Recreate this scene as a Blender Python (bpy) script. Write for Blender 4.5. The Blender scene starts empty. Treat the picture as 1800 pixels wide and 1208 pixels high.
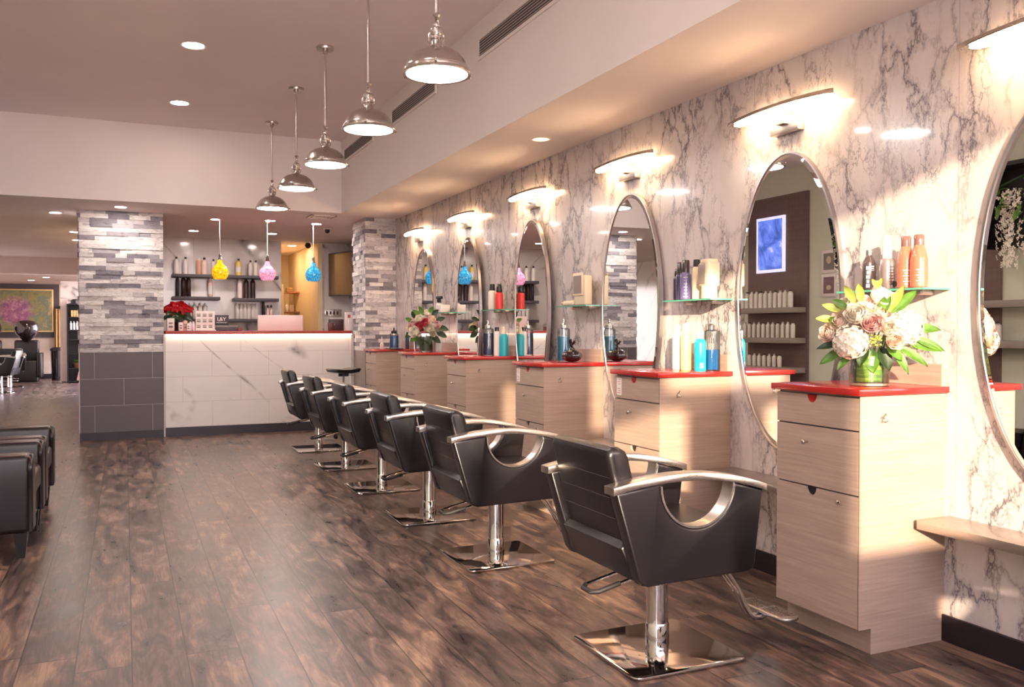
import bpy, bmesh, math, random
from mathutils import Vector, Matrix, Euler
PI = math.pi
C = bpy.context.scene.collection
S = bpy.context.scene
random.seed(7)

# ------------------------------------------------------------------ camera
cam = bpy.data.cameras.new('camera'); camo = bpy.data.objects.new('camera', cam); C.objects.link(camo)
cam.sensor_width = 36.0; cam.lens = 36.0 * 1521.0 / 1800.0; cam.clip_start = 0.05; cam.clip_end = 200
tilt = math.atan(26 / 1521.0)
camo.location = (0, 0, 1.25)
camo.rotation_euler = (PI / 2 - tilt, 0, -math.radians(24.1))
S.camera = camo

# ------------------------------------------------------------------ view, world, sun
S.view_settings.view_transform = 'Standard'; S.view_settings.look = 'None'
S.view_settings.gamma = 1.0; S.view_settings.exposure = 1.0; S.view_settings.use_curve_mapping = False

def lin(v):
    v /= 255.0
    return v / 12.92 if v <= 0.04045 else ((v + 0.055) / 1.055) ** 2.4
def rgb(r, g, b): return (lin(r), lin(g), lin(b), 1.0)

world = bpy.data.worlds.new('sky'); S.world = world; world.use_nodes = True
wn = world.node_tree.nodes; wl = world.node_tree.links
for n in list(wn): wn.remove(n)
wo = wn.new('ShaderNodeOutputWorld'); wb = wn.new('ShaderNodeBackground')
wt = wn.new('ShaderNodeTexCoord'); wsx = wn.new('ShaderNodeSeparateXYZ'); wr = wn.new('ShaderNodeValToRGB')
wl.new(wt.outputs['Generated'], wsx.inputs[0]); wl.new(wsx.outputs['Z'], wr.inputs[0])
wr.color_ramp.elements[0].position = 0.0; wr.color_ramp.elements[0].color = (1.0, 0.84, 0.83, 1)
wr.color_ramp.elements[1].position = 0.08; wr.color_ramp.elements[1].color = (0.92, 0.82, 0.83, 1)
e = wr.color_ramp.elements.new(0.5); e.color = (0.62, 0.66, 0.86, 1)
wl.new(wr.outputs[0], wb.inputs[0]); wb.inputs[1].default_value = 6.5
wl.new(wb.outputs[0], wo.inputs[0])

sun = bpy.data.lights.new('sun', 'SUN'); suno = bpy.data.objects.new('sun', sun); C.objects.link(suno)
sun.energy = 6.2; sun.angle = math.radians(0.9); sun.color = (1.0, 0.77, 0.54)
SUND = Vector((1.0, 1.84, -0.50))
suno.rotation_euler = SUND.to_track_quat('-Z', 'Y').to_euler()
suno.location = (-2, -4, 4)

LAMP = 1.9       # overall level of the room's own lamps

# ------------------------------------------------------------------ materials
class NT:
    def __init__(s, name):
        s.m = bpy.data.materials.new(name); s.m.use_nodes = True
        s.n = s.m.node_tree.nodes; s.l = s.m.node_tree.links
        s.b = s.n['Principled BSDF']
    def new(s, t, **k):
        x = s.n.new(t)
        for a, v in k.items(): setattr(x, a, v)
        return x
    def link(s, a, b): s.l.new(a, b)
    def coord(s, scale=(1, 1, 1), rot=(0, 0, 0), loc=(0, 0, 0), src='Object'):
        t = s.new('ShaderNodeTexCoord'); mp = s.new('ShaderNodeMapping')
        s.link(t.outputs[src], mp.inputs[0])
        mp.inputs['Scale'].default_value = scale; mp.inputs['Rotation'].default_value = rot; mp.inputs['Location'].default_value = loc
        return mp.outputs[0]
    def noise(s, vec, scale, detail=3, rough=0.5, dist=0.0):
        x = s.new('ShaderNodeTexNoise'); s.link(vec, x.inputs['Vector'])
        x.inputs['Scale'].default_value = scale; x.inputs['Detail'].default_value = detail
        x.inputs['Roughness'].default_value = rough; x.inputs['Distortion'].default_value = dist
        return x
    def math(s, op, a, b=None, c=None):
        x = s.new('ShaderNodeMath', operation=op)
        for i, v in enumerate((a, b, c)):
            if v is None: continue
            if isinstance(v, (int, float)): x.inputs[i].default_value = v
            else: s.link(v, x.inputs[i])
        return x.outputs[0]
    def ramp(s, fac, stops):
        x = s.new('ShaderNodeValToRGB'); s.link(fac, x.inputs[0]); cr = x.color_ramp
        while len(cr.elements) < len(stops): cr.elements.new(0.5)
        for el, (p, col) in zip(cr.elements, stops): el.position = p; el.color = col
        return x.outputs[0]
    def mix(s, fac, a, b, mode='MIX'):
        x = s.new('ShaderNodeMix', data_type='RGBA', blend_type=mode)
        for i, v in ((0, fac), (6, a), (7, b)):
            if isinstance(v, (int, float)): x.inputs[i].default_value = v
            elif isinstance(v, tuple): x.inputs[i].default_value = v
            else: s.link(v, x.inputs[i])
        return x.outputs[2]
    def bump(s, h, strength=0.2, dist=0.01):
        x = s.new('ShaderNodeBump'); x.inputs['Strength'].default_value = strength; x.inputs['Distance'].default_value = dist
        s.link(h, x.inputs['Height']); s.link(x.outputs[0], s.b.inputs['Normal'])
    def base(s, v):
        if isinstance(v, tuple): s.b.inputs['Base Color'].default_value = v
        else: s.link(v, s.b.inputs['Base Color'])
    def set(s, rough=None, metal=None, spec=None, trans=None, ior=None, coat=None, coatr=None):
        d = {'Roughness': rough, 'Metallic': metal, 'Specular IOR Level': spec, 'Transmission Weight': trans, 'IOR': ior, 'Coat Weight': coat, 'Coat Roughness': coatr}
        for k, v in d.items():
            if v is not None: s.b.inputs[k].default_value = v
        return s

def plain(name, col, rough=0.5, metal=0.0, var=0.06, nscale=6.0, coat=None):
    """a painted / moulded surface with slight procedural variation"""
    t = NT(name); v = t.coord(); n = t.noise(v, nscale, 2)
    a = tuple(max(0, c * (1 - var)) for c in col[:3]) + (1,); b = tuple(min(1, c * (1 + var)) for c in col[:3]) + (1,)
    t.base(t.ramp(n.outputs[0], [(0.3, a), (0.7, b)])); t.set(rough=rough, metal=metal, coat=coat)
    return t.m
def glow(name, col, strength):
    t = NT(name); t.base((0.8, 0.8, 0.8, 1)); t.b.inputs['Emission Color'].default_value = col
    t.b.inputs['Emission Strength'].default_value = strength; t.set(rough=0.4)
    return t.m
def glassy(name, col, rough=0.0, ior=1.45):
    t = NT(name); t.base(col); t.set(rough=rough, trans=1.0, ior=ior); return t.m

def clear(name, col=(0.93, 0.97, 0.96, 1), gloss=0.12):
    """thin clear glass: lets light straight through and keeps a reflection"""
    t = NT(name); tr = t.new('ShaderNodeBsdfTransparent'); tr.inputs[0].default_value = col
    gl = t.new('ShaderNodeBsdfGlossy'); gl.inputs['Roughness'].default_value = 0.02
    lw = t.new('ShaderNodeLayerWeight'); lw.inputs[0].default_value = 0.35
    f = t.math('MULTIPLY_ADD', lw.outputs['Fresnel'], 0.8, gloss * 0.3)
    mx = t.new('ShaderNodeMixShader'); t.link(f, mx.inputs[0]); t.link(tr.outputs[0], mx.inputs[1]); t.link(gl.outputs[0], mx.inputs[2])
    t.link(mx.outputs[0], t.n['Material Output'].inputs[0]); return t.m

MAT = {}
def build_materials():
    M = MAT
    # --- floor planks, running along y
    t = NT('plank_floor')
    tc = t.new('ShaderNodeTexCoord'); sx = t.new('ShaderNodeSeparateXYZ'); t.link(tc.outputs['Object'], sx.inputs[0])
    W, L = 0.192, 1.9
    r = t.math('DIVIDE', t.math('SUBTRACT', sx.outputs['X'], 0.016), W)
    row = t.math('FLOOR', r); fr = t.math('FRACT', r)
    wn1 = t.new('ShaderNodeTexWhiteNoise', noise_dimensions='1D'); t.link(row, wn1.inputs['W'])
    u = t.math('ADD', t.math('DIVIDE', sx.outputs['Y'], L), wn1.outputs['Value'])
    cell = t.math('FLOOR', u); fu = t.math('FRACT', u)
    cv = t.new('ShaderNodeCombineXYZ'); t.link(row, cv.inputs[0]); t.link(cell, cv.inputs[1])
    wn2 = t.new('ShaderNodeTexWhiteNoise', noise_dimensions='2D'); t.link(cv.outputs[0], wn2.inputs['Vector'])
    off = t.new('ShaderNodeVectorMath', operation='SCALE'); t.link(wn2.outputs['Color'], off.inputs[0]); off.inputs['Scale'].default_value = 30
    add = t.new('ShaderNodeVectorMath', operation='ADD'); t.link(tc.outputs['Object'], add.inputs[0]); t.link(off.outputs[0], add.inputs[1])
    def stretched(sx_, sy_):
        mp = t.new('ShaderNodeMapping'); mp.inputs['Scale'].default_value = (sx_, sy_, 1); t.link(add.outputs[0], mp.inputs[0]); return mp.outputs[0]
    g1 = t.noise(stretched(1.0, 0.045), 95, 4, 0.6, 0.35)          # fine grain
    g2 = t.noise(stretched(1.0, 0.22), 11.0, 6, 0.66, 1.1)        # blotches
    g3 = t.noise(stretched(1.0, 0.45), 7.0, 3, 0.5, 1.5)         # saw marks
    base = t.ramp(t.math('ADD', t.math('MULTIPLY', g2.outputs[0], 0.94), t.math('MULTIPLY', wn2.outputs['Value'], 0.06)),
                  [(0.35, rgb(50, 40, 41)), (0.45, rgb(82, 66, 62)), (0.55, rgb(116, 92, 81)), (0.66, rgb(156, 126, 105))])
    fine = t.ramp(g1.outputs[0], [(0.36, (0.60, 0.56, 0.56, 1)), (0.52, (1, 1, 1, 1)), (1, (1.0, 1.0, 1.0, 1))])
    col = t.mix(0.8, base, fine, 'MULTIPLY')
    saw = t.ramp(g3.outputs[0], [(0.36, (0.62, 0.60, 0.62, 1)), (0.55, (1, 1, 1, 1))])
    col = t.mix(0.8, col, saw, 'MULTIPLY')
    ex = t.math('MINIMUM', fr, t.math('SUBTRACT', 1.0, fr)); ey = t.math('MINIMUM', fu, t.math('SUBTRACT', 1.0, fu))
    edge = t.math('MINIMUM', t.math('MULTIPLY', ex, W), t.math('MULTIPLY', ey, L))
    gap = t.ramp(edge, [(0.0, (0, 0, 0, 1)), (0.0028, (1, 1, 1, 1))])
    col = t.mix(gap, rgb(28, 20, 18), col)
    t.base(col)
    rr = t.ramp(g2.outputs[0], [(0.3, (0.26,) * 3 + (1,)), (0.7, (0.42,) * 3 + (1,))]); t.link(rr, t.b.inputs['Roughness'])
    t.b.inputs['Specular IOR Level'].default_value = 0.55
    t.bump(t.mix(0.5, gap, g1.outputs[0]), 0.12, 0.003)
    M['floor'] = t.m

    # --- marble slabs on the mirror wall
    def marble(name, base, vein, sc, warp, aniso, thr, seams, rough=0.16, diag=0.0, sparse=(0.38, 0.56), faint=0.25):
        t = NT(name)
        v = t.coord(scale=aniso, rot=(diag, 0, 0))
        nz = t.noise(v, 1.5 * sc, 6, 0.66)
        off = t.new('ShaderNodeVectorMath', operation='SCALE'); t.link(nz.outputs['Color'], off.inputs[0]); off.inputs['Scale'].default_value = warp
        ad = t.new('ShaderNodeVectorMath', operation='ADD'); t.link(v, ad.inputs[0]); t.link(off.outputs[0], ad.inputs[1])
        vo = t.new('ShaderNodeTexVoronoi', feature='DISTANCE_TO_EDGE'); t.link(ad.outputs[0], vo.inputs['Vector']); vo.inputs['Scale'].default_value = 2.6 * sc
        vein1 = t.ramp(vo.outputs['Distance'], [(0.0, (1, 1, 1, 1)), (thr, (0.35, 0.35, 0.35, 1)), (thr * 3.2, (0, 0, 0, 1))])
        mk = t.noise(v, 0.9 * sc, 3, 0.6); mask = t.ramp(mk.outputs[0], [(sparse[0], (0, 0, 0, 1)), (sparse[1], (1, 1, 1, 1))])
        vo2 = t.new('ShaderNodeTexVoronoi', feature='DISTANCE_TO_EDGE'); t.link(ad.outputs[0], vo2.inputs['Vector']); vo2.inputs['Scale'].default_value = 6.5 * sc
        vein2 = t.ramp(vo2.outputs['Distance'], [(0.0, (1, 1, 1, 1)), (thr * 1.6, (0, 0, 0, 1))])
        mk2 = t.noise(v, 2.2 * sc, 2, 0.6); mask2 = t.ramp(mk2.outputs[0], [(0.48, (0, 0, 0, 1)), (0.66, (1, 1, 1, 1))])
        f = t.math('ADD', t.math('MULTIPLY', vein1, mask), t.math('MULTIPLY', t.math('MULTIPLY', vein2, mask2), 0.75))
        f = t.math('MINIMUM', f, 1.0)
        cl = t.noise(v, 1.3 * sc, 4, 0.6)
        cloud = t.ramp(cl.outputs[0], [(0.35, base), (0.75, tuple(b * (1 - faint) + w * faint for b, w in zip(base, vein)))])
        col = t.mix(t.math('MULTIPLY', f, 0.85), cloud, vein)
        if seams:
            tc = t.new('ShaderNodeTexCoord'); sx = t.new('ShaderNodeSeparateXYZ'); t.link(tc.outputs['Object'], sx.inputs[0])
            ax, step, o = seams
            fr = t.math('FRACT', t.math('DIVIDE', t.math('SUBTRACT', sx.outputs[ax], o), step))
            d = t.math('MULTIPLY', t.math('MINIMUM', fr, t.math('SUBTRACT', 1.0, fr)), step)
            s_ = t.ramp(d, [(0.0, (1, 1, 1, 1)), (0.003, (0, 0, 0, 1))])
            col = t.mix(t.math('MULTIPLY', s_, 0.6), col, rgb(150, 138, 134))
        t.base(col); t.set(rough=rough, spec=0.5, coat=0.3, coatr=0.05)
        return t.m
    M['marble'] = marble('veined_marble', rgb(214, 205, 201), rgb(80, 75, 88), 2.0, 0.46, (1, 1.25, 0.62), 0.044, ('Y', 1.21, -0.02), rough=0.2)
    def tiles(name, base, vein, axu, bw, rh, offu, offv, mortar, lw=1.0, msk=0.47, veins=True, rough=0.25, var=0.03):
        t = NT(name); tc = t.new('ShaderNodeTexCoord'); sx = t.new('ShaderNodeSeparateXYZ'); t.link(tc.outputs['Object'], sx.inputs[0])
        cb = t.new('ShaderNodeCombineXYZ')
        t.link(t.math('SUBTRACT', sx.outputs[axu], offu), cb.inputs[0]); t.link(t.math('SUBTRACT', sx.outputs['Z'], offv), cb.inputs[1])
        br = t.new('ShaderNodeTexBrick'); t.link(cb.outputs[0], br.inputs['Vector'])
        br.inputs['Scale'].default_value = 1.0; br.inputs['Brick Width'].default_value = bw; br.inputs['Row Height'].default_value = rh
        br.inputs['Mortar Size'].default_value = 0.0022; br.inputs['Mortar Smooth'].default_value = 0.1; br.offset = 0.5; br.offset_frequency = 2
        nz = t.noise(tc.outputs['Object'], 2.0, 4, 0.6)
        col = t.ramp(nz.outputs[0], [(0.3, tuple(b * (1 - var * 2) for b in base[:3]) + (1,)), (0.7, base)])
        if veins:
            v = t.coord(scale=(1, 1, 1), rot=(0, math.radians(-38), 0)) if axu == 'X' else t.coord(rot=(math.radians(38), 0, 0))
            mp = t.new('ShaderNodeMapping'); t.link(v, mp.inputs[0]); mp.inputs['Scale'].default_value = (0.45, 0.45, 1.7) if axu == 'X' else (0.45, 0.45, 1.7)
            n1 = t.noise(mp.outputs[0], 1.0, 1.2, 0.4, 0.5)
            d = t.math('ABSOLUTE', t.math('SUBTRACT', n1.outputs[0], 0.5))
            line = t.ramp(d, [(0.0, (1, 1, 1, 1)), (0.006 * lw, (0.4, 0.4, 0.4, 1)), (0.014 * lw, (0, 0, 0, 1))])
            mk = t.noise(v, 2.1, 3, 0.6); mask = t.ramp(mk.outputs[0], [(msk, (0, 0, 0, 1)), (msk + 0.12, (1, 1, 1, 1))])
            col = t.mix(t.math('MULTIPLY', t.math('MULTIPLY', line, mask), 0.8), col, vein)
        col = t.mix(br.outputs['Fac'], col, mortar)
        t.base(col); t.set(rough=rough)
        t.bump(t.math('SUBTRACT', 1.0, br.outputs['Fac']), 0.25, 0.004)
        return t.m
    M['desk_tile'] = tiles('desk_marble_tile', rgb(222, 216, 214), rgb(110, 102, 108), 'X', 0.65, 0.29, 0.185, 0.11, rgb(190, 182, 178))
    M['wall_tile'] = tiles('wall_marble_tile', rgb(222, 212, 208), rgb(86, 78, 80), 'X', 1.25, 3.0, 0.3, -0.2, rgb(168, 156, 152), rough=0.12, lw=2.0, msk=0.42)
    M['wall_tile_y'] = tiles('wall_marble_tile_side', rgb(210, 202, 194), rgb(96, 88, 88), 'Y', 1.25, 3.0, 0.3, -0.2, rgb(168, 156, 152), rough=0.15, lw=2.0, msk=0.42)
    M['grey_tile'] = tiles('grey_tile', rgb(98, 90, 93), None, 'X', 0.6, 0.302, -0.014, 0.082, rgb(168, 160, 160), veins=False, rough=0.45, var=0.05)
    # --- ledger stone
    t = NT('ledger_stone'); gi = t.new('ShaderNodeNewGeometry')
    c1 = t.ramp(gi.outputs['Random Per Island'], [(0.0, rgb(120, 116, 126)), (0.16, rgb(150, 146, 152)), (0.34, rgb(198, 192, 194)), (0.7, rgb(222, 216, 214)), (1.0, rgb(240, 234, 231))])
    v = t.coord(scale=(1, 1, 3.2)); n1 = t.noise(v, 9, 5, 0.65, 1.2)
    c2 = t.ramp(n1.outputs[0], [(0.34, rgb(148, 144, 152)), (0.5, (1, 1, 1, 1))])
    t.base(t.mix(0.6, c1, c2, 'MULTIPLY')); t.set(rough=0.75)
    n2 = t.noise(t.coord(scale=(1, 1, 1.6)), 38, 5, 0.7); t.bump(n2.outputs[0], 0.7, 0.008)
    M['stone'] = t.m
    # --- laminate
    def laminate(name, a, b, c, ax=(0.9, 0.9, 26)):
        t = NT(name); v = t.coord(scale=ax); n1 = t.noise(v, 4.0, 5, 0.6, 0.6)
        v2 = t.coord(scale=(0.6, 0.6, 7)); n2 = t.noise(v2, 3.0, 3, 0.6, 0.4)
        f = t.math('ADD', t.math('MULTIPLY', n1.outputs[0], 0.6), t.math('MULTIPLY', n2.outputs[0], 0.4))
        t.base(t.ramp(f, [(0.3, a), (0.5, b), (0.72, c)])); t.set(rough=0.42); return t.m
    M['laminate'] = laminate('greige_laminate', rgb(160, 137, 122), rgb(175, 151, 135), rgb(189, 166, 150))
    M['brown_panel'] = laminate('brown_panel', rgb(92, 70, 66), rgb(106, 82, 77), rgb(118, 93, 87), (26, 26, 0.9))
    # --- leather
    def leather(name, col, rough=0.38):
        t = NT(name); v = t.coord(); vo = t.new('ShaderNodeTexVoronoi'); t.link(v, vo.inputs['Vector']); vo.inputs['Scale'].default_value = 330
        n = t.noise(v, 3, 3); t.base(t.ramp(n.outputs[0], [(0.3, tuple(c * 0.8 for c in col[:3]) + (1,)), (0.7, col)]))
        t.set(rough=rough, spec=0.5); t.bump(vo.outputs['Distance'], 0.12, 0.001); return t.m
    M['leather'] = leather('dark_leather', rgb(21, 17, 21), 0.33)
    M['club_leather'] = leather('club_leather', rgb(28, 20, 24), 0.30)
    # --- metals
    def metal(name, col, rough, brushed=None):
        t = NT(name); t.set(rough=rough, metal=1.0)
        if brushed:
            v = t.coord(scale=brushed); n = t.noise(v, 30, 3)
            t.base(t.ramp(n.outputs[0], [(0.35, tuple(c * 0.82 for c in col[:3]) + (1,)), (0.65, col)]))
            t.link(t.ramp(n.outputs[0], [(0.3, (rough * 0.8,) * 3 + (1,)), (0.7, (min(1, rough * 1.3),) * 3 + (1,))]), t.b.inputs['Roughness'])
        else:
            n = t.noise(t.coord(), 2.0, 1); t.base(t.ramp(n.outputs[0], [(0.3, tuple(c * 0.96 for c in col[:3]) + (1,)), (0.7, col)]))
        return t.m
    M['chrome'] = metal('chrome', (0.80, 0.78, 0.77, 1), 0.06)
    M['plate_chrome'] = metal('plate_chrome', (0.66, 0.61, 0.58, 1), 0.07)
    M['brushed'] = metal('brushed_metal', (0.60, 0.55, 0.51, 1), 0.30, (2, 40, 40))
    M['nickel'] = metal('brushed_nickel', (0.62, 0.56, 0.52, 1), 0.24, (6, 6, 60))
    M['mirror'] = metal('mirror_glass', (0.90, 0.91, 0.90, 1), 0.0)
    M['mirror_edge'] = metal('mirror_edge', (0.50, 0.47, 0.47, 1), 0.28)
    # --- paint and plastics
    M['ceil_high'] = plain('ceiling_paint', rgb(246, 234, 232), 0.8, var=0.02, nscale=1.5)
    M['ceil_low'] = plain('low_ceiling_paint', rgb(240, 226, 222), 0.8, var=0.02, nscale=1.5)
    M['soffit'] = plain('soffit_paint', rgb(238, 229, 224), 0.75, var=0.015, nscale=1.5)
    M['white_wall'] = plain('white_paint', rgb(225, 212, 206), 0.75, var=0.02, nscale=1.5)
    M['green_wall'] = plain('pale_green_paint', rgb(206, 208, 188), 0.8, var=0.03, nscale=1.5)
    M['cream_wall'] = plain('cream_paint', rgb(224, 200, 160), 0.8, var=0.02)
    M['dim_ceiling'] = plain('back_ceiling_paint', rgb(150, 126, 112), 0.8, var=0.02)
    M['red'] = plain('red_countertop', rgb(178, 38, 34), 0.22, var=0.03, coat=0.3)
    M['red_dull'] = plain('desk_red_top', rgb(170, 62, 58), 0.3, var=0.03)
    M['black'] = plain('black_plastic', rgb(26, 22, 24), 0.35, var=0.05)
    M['base_black'] = plain('black_baseboard', rgb(34, 24, 28), 0.45, var=0.06)
    M['base_grey'] = plain('charcoal_baseboard', rgb(52, 48, 58), 0.45, var=0.06)
    M['white'] = plain('white_plastic', rgb(228, 218, 212), 0.35, var=0.02)
    M['cream'] = plain('cream_plastic', rgb(224, 206, 178), 0.38, var=0.03)
    M['shelf_grey'] = plain('grey_shelf', rgb(84, 76, 82), 0.5, var=0.05)
    M['shelf_taupe'] = plain('taupe_shelf', rgb(142, 130, 120), 0.5, var=0.04)
    M['grout_trim'] = plain('tile_trim', rgb(196, 186, 182), 0.4, var=0.03)
    M['rubber'] = plain('rubber', rgb(30, 26, 26), 0.6, var=0.05)
    M['frame_dark'] = plain('dark_frame', rgb(66, 56, 58), 0.6, var=0.05)
    M['paper'] = plain('printed_paper', rgb(236, 226, 222), 0.6, var=0.02)
    M['ink'] = plain('dark_ink', rgb(52, 44, 48), 0.6, var=0.05)
    M['ink_red'] = plain('red_ink', rgb(196, 92, 92), 0.6, var=0.05)
    M['ink_white'] = plain('white_ink', rgb(236, 230, 226), 0.5, var=0.02)
    M['leaf'] = plain('leaf_green', rgb(82, 122, 40), 0.45, var=0.35, nscale=25)
    M['leaf_light'] = plain('light_leaf_green', rgb(168, 182, 80), 0.45, var=0.25, nscale=25)
    M['leaf_dark'] = plain('dark_leaf_green', rgb(40, 62, 30), 0.45, var=0.3, nscale=25)
    M['petal_white'] = plain('white_petal', rgb(240, 232, 216), 0.6, var=0.05, nscale=20)
    M['petal_blush'] = plain('blush_petal', rgb(240, 216, 198), 0.6, var=0.07, nscale=20)
    M['petal_pink'] = plain('pink_petal', rgb(226, 186, 182), 0.6, var=0.07, nscale=20)
    M['petal_rose'] = plain('rose_petal', rgb(206, 74, 92), 0.6, var=0.1, nscale=20)
    M['petal_red'] = plain('red_bract', rgb(190, 16, 30), 0.5, var=0.15, nscale=20)
    M['cover_glass'] = clear('clear_glass')
    M['shelf_glass'] = clear('shelf_glass', (0.80, 0.93, 0.88, 1), 0.3)
    M['glass_edge'] = plain('green_glass_edge', rgb(90, 168, 142), 0.15, var=0.05)
    M['amber'] = plain('amber_liquid', rgb(214, 108, 84), 0.12, var=0.1, coat=0.5)
build_materials()
_mc = {}
def cm(col, rough=0.35):
    k = (col, rough)
    if k not in _mc: _mc[k] = plain('tinted_plastic', rgb(*col), rough, var=0.03, nscale=12)
    return _mc[k]

# ------------------------------------------------------------------ mesh helpers
class MB:
    def __init__(s): s.bm = bmesh.new()
    def box(s, x0, x1, y0, y1, z0, z1, bev=0.0, seg=2):
        vs = [s.bm.verts.new(p) for p in ((x0, y0, z0), (x1, y0, z0), (x1, y1, z0), (x0, y1, z0), (x0, y0, z1), (x1, y0, z1), (x1, y1, z1), (x0, y1, z1))]
        fs = [s.bm.faces.new([vs[i] for i in f]) for f in ((0, 3, 2, 1), (4, 5, 6, 7), (0, 1, 5, 4), (1, 2, 6, 5), (2, 3, 7, 6), (3, 0, 4, 7))]
        if bev > 0:
            es = list({e for f in fs for e in f.edges})
            bmesh.ops.bevel(s.bm, geom=es, offset=bev, segments=seg, profile=0.5, affect='EDGES')
        return s
    def lathe(s, prof, c=(0, 0, 0), seg=24, axis='Z', sx=1.0, sy=1.0, capb=True, capt=True):
        rings = []
        for r, h in prof:
            ring = []
            for i in range(seg):
                a = 2 * PI * i / seg; p = (r * math.cos(a) * sx, r * math.sin(a) * sy, h)
                if axis == 'X': p = (p[2], p[0], p[1])
                if axis == 'Y': p = (p[0], p[2], p[1])
                ring.append(s.bm.verts.new((p[0] + c[0], p[1] + c[1], p[2] + c[2])))
            rings.append(ring)
        for a, b in zip(rings, rings[1:]):
            for i in range(seg):
                j = (i + 1) % seg; s.bm.faces.new((a[i], a[j], b[j], b[i]))
        if capb: s.bm.faces.new(list(reversed(rings[0])))
        if capt: s.bm.faces.new(rings[-1])
        return s
    def cyl(s, r, z0, z1, c=(0, 0, 0), seg=20, axis='Z'): return s.lathe([(r, z0), (r, z1)], c, seg, axis)
    def ball(s, c, r, seg=14, rings=9, sc=(1, 1, 1)):
        pr = []
        for i in range(rings + 1):
            a = -PI / 2 + PI * i / rings; pr.append((max(1e-4, math.cos(a)), math.sin(a)))
        n0 = len(s.bm.verts); s.lathe(pr, (0, 0, 0), seg)
        s.bm.verts.ensure_lookup_table()
        for v in s.bm.verts[n0:]:
            v.co = Vector((v.co.x * r * sc[0] + c[0], v.co.y * r * sc[1] + c[1], v.co.z * r * sc[2] + c[2]))
        return s
    def prism(s, poly, t0, t1, plane='XZ', bev=0.0, seg=2):
        """poly in the named plane, thickness t0..t1 along the third axis"""
        def P(a, b, t): return {'XZ': (a, t, b), 'XY': (a, b, t), 'YZ': (t, a, b)}[plane]
        A = [s.bm.verts.new(P(a, b, t0)) for a, b in poly]; B = [s.bm.verts.new(P(a, b, t1)) for a, b in poly]
        fa = s.bm.faces.new(A); fb = s.bm.faces.new(list(reversed(B))); n = len(poly)
        for i in range(n):
            j = (i + 1) % n; s.bm.faces.new((A[j], A[i], B[i], B[j]))
        bmesh.ops.recalc_face_normals(s.bm, faces=list({f for v in A + B for f in v.link_faces}))
        if bev > 0:
            es = list(fa.edges) + list(fb.edges)
            bmesh.ops.bevel(s.bm, geom=es, offset=bev, segments=seg, profile=0.5, affect='EDGES')
        return s
    def tube(s, pts, r, seg=8, closed=False, ends=True):
        pts = [Vector(p) for p in pts]; n = len(pts); rings = []
        rs = r if isinstance(r, (list, tuple)) else [r] * n
        up = None
        for i in range(n):
            if closed: d = pts[(i + 1) % n] - pts[i - 1]
            else: d = pts[min(i + 1, n - 1)] - pts[max(i - 1, 0)]
            d.normalize()
            if up is None: up = Vector((0, 0, 1)) if abs(d.z) < 0.9 else Vector((1, 0, 0))
            a = d.cross(up); a.normalize(); b = a.cross(d); b.normalize(); up = b
            rings.append([s.bm.verts.new(pts[i] + (a * math.cos(2 * PI * k / seg) + b * math.sin(2 * PI * k / seg)) * rs[i]) for k in range(seg)])
        m = n if closed else n - 1
        for i in range(m):
            A, B = rings[i], rings[(i + 1) % n]
            for k in range(seg):
                j = (k + 1) % seg; s.bm.faces.new((A[k], A[j], B[j], B[k]))
        if not closed and ends:
            s.bm.faces.new(list(reversed(rings[0]))); s.bm.faces.new(rings[-1])
        return s
    def grid(s, fn, nu, nv):
        g = [[s.bm.verts.new(fn(i / nu, j / nv)) for j in range(nv + 1)] for i in range(nu + 1)]
        for i in range(nu):
            for j in range(nv): s.bm.faces.new((g[i][j], g[i + 1][j], g[i + 1][j + 1], g[i][j + 1]))
        return s
    def build(s, name, mat, parent=None, loc=None, smooth=40, rot=None):
        bmesh.ops.recalc_face_normals(s.bm, faces=s.bm.faces[:])
        me = bpy.data.meshes.new(name); s.bm.to_mesh(me); s.bm.free()
        if smooth:
            for p in me.polygons: p.use_smooth = True
            me.set_sharp_from_angle(angle=math.radians(smooth))
        me.materials.append(MAT[mat] if isinstance(mat, str) else mat)
        o = bpy.data.objects.new(name, me); C.objects.link(o)
        if parent is not None: o.parent = parent
        if loc is not None: o.location = loc
        if rot is not None: o.rotation_euler = rot
        return o

def tag(o, label=None, cat=None, group=None, kind=None):
    if label: o['label'] = label
    if cat: o['category'] = cat
    if group: o['group'] = group
    if kind: o['kind'] = kind
    return o
def thing(name, label, cat, loc=(0, 0, 0), rz=0.0, group=None):
    o = bpy.data.objects.new(name, None); C.objects.link(o); o.empty_display_size = 0.1
    o.location = loc; o.rotation_euler = (0, 0, rz); return tag(o, label, cat, group)
KIDS = {}
def kids(o):
    return [c for c in bpy.data.objects if c.parent == o]
def dup(src, loc, label, rz=None, group=None):
    r = src.copy(); C.objects.link(r); r.location = loc; r['label'] = label
    if rz is not None: r.rotation_euler = (0, 0, rz)
    if group: r['group'] = group
    for ch in kids(src):
        c = ch.copy(); C.objects.link(c); c.parent = r
        for g in kids(ch):
            d = g.copy(); C.objects.link(d); d.parent = c
    return r
def struct(name, mb, mat, parent=None, smooth=None):
    o = mb.build(name, mat, parent, smooth=smooth)
    if parent is None: o['kind'] = 'structure'
    return o
def arc(cx, cz, r, a0, a1, n):
    return [(cx + r * math.cos(math.radians(a0 + (a1 - a0) * i / n)), cz + r * math.sin(math.radians(a0 + (a1 - a0) * i / n))) for i in range(n + 1)]
def rrect(x0, x1, y0, y1, r, n=5):
    return arc(x1 - r, y1 - r, r, 0, 90, n) + arc(x0 + r, y1 - r, r, 90, 180, n) + arc(x0 + r, y0 + r, r, 180, 270, n) + arc(x1 - r, y0 + r, r, 270, 360, n)

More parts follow.
